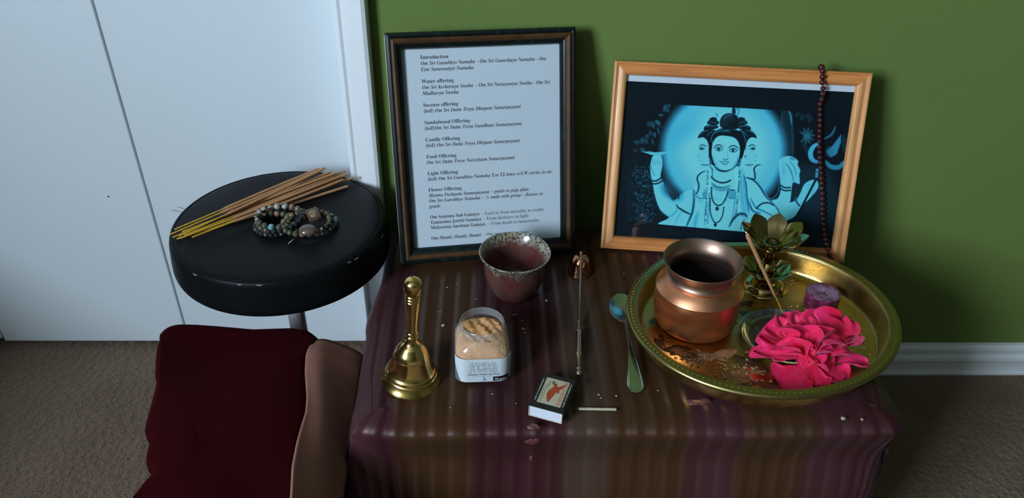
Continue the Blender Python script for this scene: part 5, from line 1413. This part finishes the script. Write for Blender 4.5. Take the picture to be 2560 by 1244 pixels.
# ---- small round plate
dm = tmi @ tf(1960, 848); dm.z = 0.0013
lm = tray_mat(tm @ dm)
m_dish = pm('dark_mirror_steel', (0.36, 0.37, 0.39), 0.30, 1.0, noise=(130, (0.20, 0.20, 0.20), .55, .62), rnoise=(30, 0.10, .3))
dsh = thing('small_plate', None, 'small round steel dish flecked with grains, half hidden beneath the pink flower', 'plate', mat=lm)
pr = [(0, 0.0002), (0.044, 0.0002)] + smooth_prof([(0.0450, 0.0006), (0.0490, 0.0030), (0.0530, 0.0062), (0.0548, 0.0068), (0.0552, 0.0074), (0.0540, 0.0078), (0.0520, 0.0072), (0.0480, 0.0038), (0.0440, 0.0016), (0.040, 0.0012)], 3) + [(0, 0.0012)]
mesh_obj('dish', *lathe(pr, 96), m_dish, dsh, angle=40)

# ---- incense stick standing before the lamp
a = tf(1966, 800, 0.0030); top_ = at_plane(1868, 586, a, (0, 1, 0.25))
# lean it back a little towards the lamp
t1 = thing('incense_stick', a, 'single incense stick standing aslant between the pink flower and the lotus lamp', 'incense stick')
d = top_ - a
mesh_obj('bamboo_core', *tube([d * s for s in (0, .2, .34)], 0.0008, 8), m_bamboo, t1)
mesh_obj('incense_paste', *tube([d * s for s in (.30, .31, .5, .7, .9, .985, 1)], [.0010, .0017, .0021, .0024, .0026, .0026, .0018], 12), m_paste, t1)

# ---- pink flower
m_pet = bpy.data.materials.new('hot_pink_petal'); m_pet.use_nodes = True
nt = m_pet.node_tree; b = nt.nodes['Principled BSDF']
b.inputs['Base Color'].default_value = (0.72, 0.012, 0.10, 1); b.inputs['Roughness'].default_value = 0.55; b.inputs['Sheen Weight'].default_value = 0.25; b.inputs['Sheen Tint'].default_value = (1, .5, .7, 1)
b.inputs['Subsurface Weight'].default_value = 0.15; b.inputs['Subsurface Radius'].default_value = (0.01, 0.002, 0.003); b.inputs['Subsurface Scale'].default_value = 0.3
tcn = nt.nodes.new('ShaderNodeTexCoord'); nn1 = nt.nodes.new('ShaderNodeTexNoise'); nn1.inputs['Scale'].default_value = 45; nt.links.new(tcn.outputs['Object'], nn1.inputs['Vector'])
rr_ = nt.nodes.new('ShaderNodeValToRGB'); rr_.color_ramp.elements[0].position = .35; rr_.color_ramp.elements[1].position = .65
rr_.color_ramp.elements[0].color = (0.80, 0.004, 0.055, 1); rr_.color_ramp.elements[1].color = (0.92, 0.020, 0.15, 1); nt.links.new(nn1.outputs[0], rr_.inputs[0]); nt.links.new(rr_.outputs[0], b.inputs['Base Color'])
fo = tf(2020, 880, 0.004)
fw = thing('pink_flower', fo, 'large hot pink ruffled blossom lying on the front of the brass tray', 'flower')
def petal(bp_, tp_, wd, cup=0.3, ruf=0.0, sag=0.0, seed=0, notch=0.08, roll=0.0, twist=0.0, tipcurl=0.0):
    """bp_, tp_: (x, y, height) of root and tip in the picture's grid"""
    A = tf(bp_[0], bp_[1], bp_[2]); E_ = tf(tp_[0], tp_[1], tp_[2]); r = random.Random(seed)
    ax = E_ - A; L = ax.length; d = ax.normalized(); h = d.cross(Vector((0, 0, 1)))
    if h.length < .1: h = Vector((1, 0, 0))
    h.normalize(); h = (Matrix.Rotation(roll, 3, d) @ h); up = h.cross(d).normalized()
    if up.z < 0 and abs(roll) < 1.2: up = -up
    nu_, nw = 22, 20; v = []; f = []; ph1, ph2 = r.uniform(0, 6), r.uniform(0, 6)
    W = wd / 1920.0 * 0.98
    for i in range(nu_ + 1):
        t = i / nu_
        prof_ = (math.sin(PI * min(1, t * 0.5 / 0.62) * 0.5 / 0.5 * 0.5) if t < .62 else math.sqrt(max(0, 1 - ((t - .62) / .385) ** 2.2))) 
        hw = W / 2 * max(0.10, prof_)
        for j in range(nw + 1):
            s = -1 + 2 * j / nw
            tt_ = t * (1 - notch * (1 - abs(s)) ** 3 * t ** 6 + 0.03 * math.sin(4 * s + ph1) * t ** 4)
            p = A + d * (L * tt_) + h * (hw * s)
            p += up * (cup * hw * s * s * (0.4 + t) - sag * L * math.sin(PI * t) + ruf * L * 0.10 * math.sin(5.2 * s + 3.0 * t + ph1) * t ** 1.6 + ruf * L * .05 * math.sin(9 * s + ph2) * t * t * abs(s) - tipcurl * L * max(0, t - .55) ** 2 * 2.2)
            p += up * 0.0005 * math.sin(14 * s) * t
            v.append(p - fo)
    for i in range(nu_):
        for j in range(nw):
            a_ = i * (nw + 1) + j; f.append((a_, a_ + 1, a_ + nw + 2, a_ + nw + 1))
    fl_ = tray_floor_z
    v = [Vector((p.x, p.y, max(p.z, tray_floor_z(p.x + fo.x, p.y + fo.y) + 0.0022 - fo.z))) for p in v]
    o = mesh_obj('petal', v, f, m_pet, fw, angle=None)
    s_ = o.modifiers.new('thickness', 'SOLIDIFY'); s_.thickness = 0.0005; s_.offset = 0
    sb = o.modifiers.new('smooth', 'SUBSURF'); sb.levels = 1; sb.render_levels = 1
    return o
def F5(x, y): return 1840 + x / 5.183, 760 + y / 5.183
def pt(x, y, h): a_, b_ = F5(x, y); return (a_, b_, h)
c0 = pt(920, 720, 0.010)
# lowest ring, spread on the tray
petal(pt(1000, 800, .006), pt(620, 1085, .004), 124, .08, .3, -.04, 1, .02, tipcurl=.1)
petal(pt(1050, 780, .004), pt(1420, 990, .003), 92, .2, .6, -.03, 2)
petal(pt(1010, 760, .009), pt(1080, 1075, .004), 62, .2, .5, -.04, 31)
petal(pt(980, 760, .012), pt(1220, 880, .012), 74, .55, .3, -.10, 3, .0, roll=-.3)
petal(pt(1150, 740, .010), pt(1730, 770, .004), 72, .25, .9, -.06, 4, tipcurl=.1)
petal(pt(920, 700, .012), pt(190, 640, .010), 62, .2, .8, -.05, 5)
petal(pt(860, 700, .014), pt(480, 700, .008), 56, .3, .5, -.08, 6)
# middle ring
petal(pt(900, 660, .014), pt(250, 440, .020), 82.5, .4, .9, -.04, 7)
petal(pt(900, 640, .016), pt(330, 320, .028), 87.5, .5, .8, -.02, 8)
petal(pt(930, 620, .016), pt(560, 130, .032), 100, .5, .9, .02, 9)
petal(pt(950, 600, .018), pt(840, 120, .034), 92.5, .4, .9, .02, 10)
petal(pt(1000, 600, .018), pt(1110, 125, .034), 95, .4, .9, .02, 11)
petal(pt(1050, 620, .018), pt(1400, 160, .036), 115, .4, .9, .0, 12)
petal(pt(1100, 640, .018), pt(1535, 330, .034), 110, .5, .9, -.04, 13, tipcurl=.3)
petal(pt(1300, 560, .012), pt(1650, 490, .018), 50, .8, .8, -.04, 14)
petal(pt(1150, 680, .015), pt(1470, 560, .026), 92.5, .6, 1.0, -.10, 15, tipcurl=.5)
# inner folds standing up
petal(pt(900, 690, .018), pt(640, 260, .046), 59.8, .9, .6, -.05, 16, roll=.5, tipcurl=.6)
petal(pt(920, 690, .018), pt(800, 400, .046), 57.5, .8, .5, -.05, 17, roll=.3, tipcurl=.5)
petal(pt(930, 680, .018), pt(1010, 260, .050), 64.4, .8, .6, -.05, 18, roll=-.3, tipcurl=.5)
petal(pt(1000, 690, .018), pt(1180, 300, .052), 66.7, .9, .7, -.08, 19, roll=-.6, tipcurl=.7)
petal(pt(1000, 700, .018), pt(1320, 420, .046), 73.6, .8, .9, -.12, 20, roll=-.4, tipcurl=.8)
petal(pt(960, 700, .016), pt(1240, 560, .036), 62.1, .8, .7, -.12, 21, tipcurl=.6)
petal(pt(900, 700, .016), pt(610, 480, .036), 62.1, .7, .8, -.10, 22, tipcurl=.5)
petal(pt(900, 700, .016), pt(640, 590, .028), 50.6, .6, .8, -.12, 23, tipcurl=.4)
petal(pt(930, 710, .014), pt(1010, 560, .036), 39.1, 1.0, .4, -.10, 24, roll=.1, tipcurl=.4)
v, f = ball(Vector(tf(*pt(960, 740, .008))) - fo, 0.010, 1.2, 1, .9)
mesh_obj('receptacle', v, f, m_pet, fw)
petal(pt(900, 640, .014), pt(1120, 800, .020), 50, .5, .4, -.10, 41)
petal(pt(1000, 640, .014), pt(840, 820, .018), 50, .5, .4, -.10, 42)
v, f = tube([Vector(tf(*pt(900, 700, .014))) - fo, Vector(tf(*pt(930, 760, .022))) - fo], [0.0012, 0.0006], 8)
mesh_obj('pistil', v, f, m_pet, fw)

# ---- grains standing in for gold glints and powder flecks on the tray (uncountable)
m_glint_fleck = pm('glint_powder_tan', (0.72, 0.46, 0.21), 0.45, noise=(200, (0.80, 0.60, 0.34), .3, .7))
mb = MB(); rr3 = random.Random(11)
clusters = [(1720, 900, 70, 18, 70), (1840, 925, 60, 20, 60), (2085, 800, 50, 22, 90), (2120, 830, 40, 25, 50), (1980, 700, 40, 10, 14), (1860, 955, 60, 12, 40), (2000, 770, 30, 10, 14), (1660, 850, 22, 20, 16), (2150, 880, 26, 20, 12), (1840, 800, 16, 22, 12), (2140, 760, 20, 14, 10)]
for cx_, cy_, sx_, sy_, n_ in clusters:
    for _ in range(int(n_ * .6)):
        p = tmi @ tf(rr3.gauss(cx_, sx_ * .6), rr3.gauss(cy_, sy_ * .6), 0.0)
        if math.hypot(p.x, p.y) > 0.134: continue
        q = tm @ p
        if math.hypot(q.x - lb_.x, q.y - lb_.y) < 0.052 or math.hypot(q.x - dl.x, q.y - dl.y) < 0.034 or math.hypot(q.x - cb.x, q.y - cb.y) < 0.0235: continue
        on_d = math.hypot(p.x - dm.x, p.y - dm.y)
        if 0.040 < on_d < 0.058: continue
        z = 0.0022 if on_d > .05 else 0.0034
        v, f = ball((0, 0, 0), 0.0009 * rr3.uniform(.7, 1.2), rr3.uniform(1.2, 2.3), 1, .7, 8, 5)
        mb.add(*xf((v, f), Matrix.Translation((p.x, p.y, z)) @ Matrix.Rotation(rr3.uniform(0, PI), 4, 'Z')))
ro = mb.out('glint_powder_grains', m_glint_fleck); ro.matrix_world = tm
tag(ro, 'pale grains standing in for glints and powder flecks on the brass tray floor', 'rice', kind='stuff')

# ---- crumbs and wax on the cloth
m_crumb = pm('pale_crumb', (0.48, 0.38, 0.30), 0.9)
cr_px = [(1118, 717, 1), (1143, 708, .8), (1190, 746, .8), (1108, 812, 2.2), (1096, 777, .7), (1102, 777, .6), (1285, 786, 1), (1292, 784, .8), (1305, 801, .9), (1308, 822, 1.8), (1312, 831, 1.2), (1366, 751, 1.9), (1231, 983, .9), (1126, 1018, .8), (1290, 1006, .7), (1280, 813, .6), (1000, 797, .5), (1497, 985, 1.2), (1503, 993, 1.0), (1541, 988, 1.1), (1560, 683, .8), (1645, 975, .9)]
CR_LAB = ['pale crumb between the bell handle and the red bowl, the left of two', 'pale crumb left of the red bowl, the nearer of two to it', 'pale crumb below the left side of the red bowl', 'large pale crumb between the bell and the powder jar',
  'tiny pale speck left above the jar, the left of a pair', 'tiny pale speck left above the jar, the right of a pair', 'pale crumb right of the jar mouth, the left of a pair', 'tiny crumb right of the jar mouth, the right of a pair',
  'pale crumb right of the jar, just above the double flake', 'pale flake right of the jar, the upper of the double flake', 'pale flake right of the jar, the lower of the double flake', 'pale crumb at the right foot of the red bowl',
  'tiny pale crumb between jar and matchbox, lower left', 'tiny pale crumb on the cloth between the bell foot and the cloth edge', 'tiny reddish-pale crumb just left of the matchbox', 'tiny speck at the right side of the jar mouth',
  'tiny speck beside the bell handle, left side', 'pale flake above the match, the upper left one', 'pale flake above the match, the lower one', 'pale flake between the match and the spoon handle', 'tiny crumb above the spoon, left of the tray rim', 'tiny crumb right of the spoon handle, below the tray rim',
  'larger of two pale crumbs on the cloth before the tray, at right', 'smaller of two pale crumbs on the cloth before the tray, at right']
base = None
for i, (px, py, s) in enumerate(cr_px + [(2108, 1045, 2.4), (2155, 1047, 1.5)]):
    p = on_table(px, py, 0.0012); p.z = cloth_z(p.x, p.y) + 0.0006 * s
    if base is None:
        v, f = ball((0, 0, 0), 0.0010, 1.3, 1, .6, 10, 6)
        v = [(x * (1 + .25 * math.sin(5000 * y)), y * (1 + .2 * math.cos(4000 * x)), z) for x, y, z in v]
        base = mesh_obj('crumb', v, f, m_crumb); o = base
    else:
        o = base.copy(); COL.objects.link(o)
    o.location = p; o.scale = (s, s, s); o.rotation_euler = (0, 0, i * 1.3)
    tag(o, CR_LAB[i], 'crumb', 'crumbs scattered on the cloth')
m_waxr = pm('dried_red_wax', (0.17, 0.055, 0.050), 0.35, noise=(90, (0.10, 0.03, 0.03), .35, .65), bump=(150, .5, .002))
def wax(name, label, blobs):
    mb = MB(); c = None
    for px, py, rx, ry, sd in blobs:
        p = on_table(px, py, 0.0006)
        if c is None: c = p
        r = random.Random(sd); n = 40; ph_ = [r.uniform(0, 6.28) for _ in range(6)]
        cz_ = cloth_z(c.x, c.y)
        v = [(p.x - c.x, p.y - c.y, 0.0016 + cloth_z(p.x, p.y) - cz_)]
        for sc_, z in ((.6, .0010), (1, .0003), (1.05, -.0008)):
            for k in range(n):
                a = 2 * PI * k / n; q = 1 + .3 * sum(math.sin((j + 2) * a + ph_[j]) / (j + 1.5) for j in range(5))
                xa, ya = p.x + rx * q * sc_ * math.cos(a), p.y + ry * q * sc_ * math.sin(a)
                v.append((xa - c.x, ya - c.y, z + 0.0004 + cloth_z(xa, ya) - cz_))
        f = [(0, 1 + k, 1 + (k + 1) % n) for k in range(n)]
        for g in range(2):
            for k in range(n): f.append((1 + g * n + k, 1 + g * n + (k + 1) % n, 1 + (g + 1) * n + (k + 1) % n, 1 + (g + 1) * n + k))
        mb.add(v, f)
    o = mb.out(name, m_waxr, angle=None); o.location = (c.x, c.y, cloth_z(c.x, c.y)); tag(o, label, 'wax')
wax('wax_splash', 'reddish dried wax patch on the cloth in front of the brass tray', [(1752, 1003, .013, .006, 1)])
wax('wax_drip', 'reddish dried wax drip on the cloth edge below the matchbox', [(1334, 1064, .0055, .0045, 3)])
for px, py, sx_, sz_, lab_ in ((1332, 1104, .0070, .0100, 'larger red wax run on the hanging front of the cloth, below the matchbox'), (1328, 1146, .0028, .0050, 'small red wax drop low on the hanging front of the cloth')):
    p, n = hit(px, py); q_ = n.to_track_quat('Z', 'Y').to_matrix().to_4x4(); r = random.Random(py); v = [(0, 0, .0012)]; ph_ = [r.uniform(0, 6) for _ in range(5)]
    for sc_, z in ((.6, .0010), (1, .0003), (1.05, -.001)):
        for k in range(36):
            a = 2 * PI * k / 36; g_ = 1 + .28 * sum(math.sin((j + 2) * a + ph_[j]) / (j + 1.5) for j in range(5)); v.append((sx_ * g_ * sc_ * math.cos(a), sz_ * g_ * sc_ * math.sin(a), z))
    f = [(0, 1 + k, 1 + (k + 1) % 36) for k in range(36)]
    for g in range(2):
        for k in range(36): f.append((1 + g * 36 + k, 1 + g * 36 + (k + 1) % 36, 1 + (g + 1) * 36 + (k + 1) % 36, 1 + (g + 1) * 36 + k))
    o = mesh_obj('wax_drip', v, f, m_waxr, angle=None); q_.translation = p; o.matrix_world = q_; tag(o, lab_, 'wax')
# ================================================================== joint transforms
bpy.context.view_layer.update()
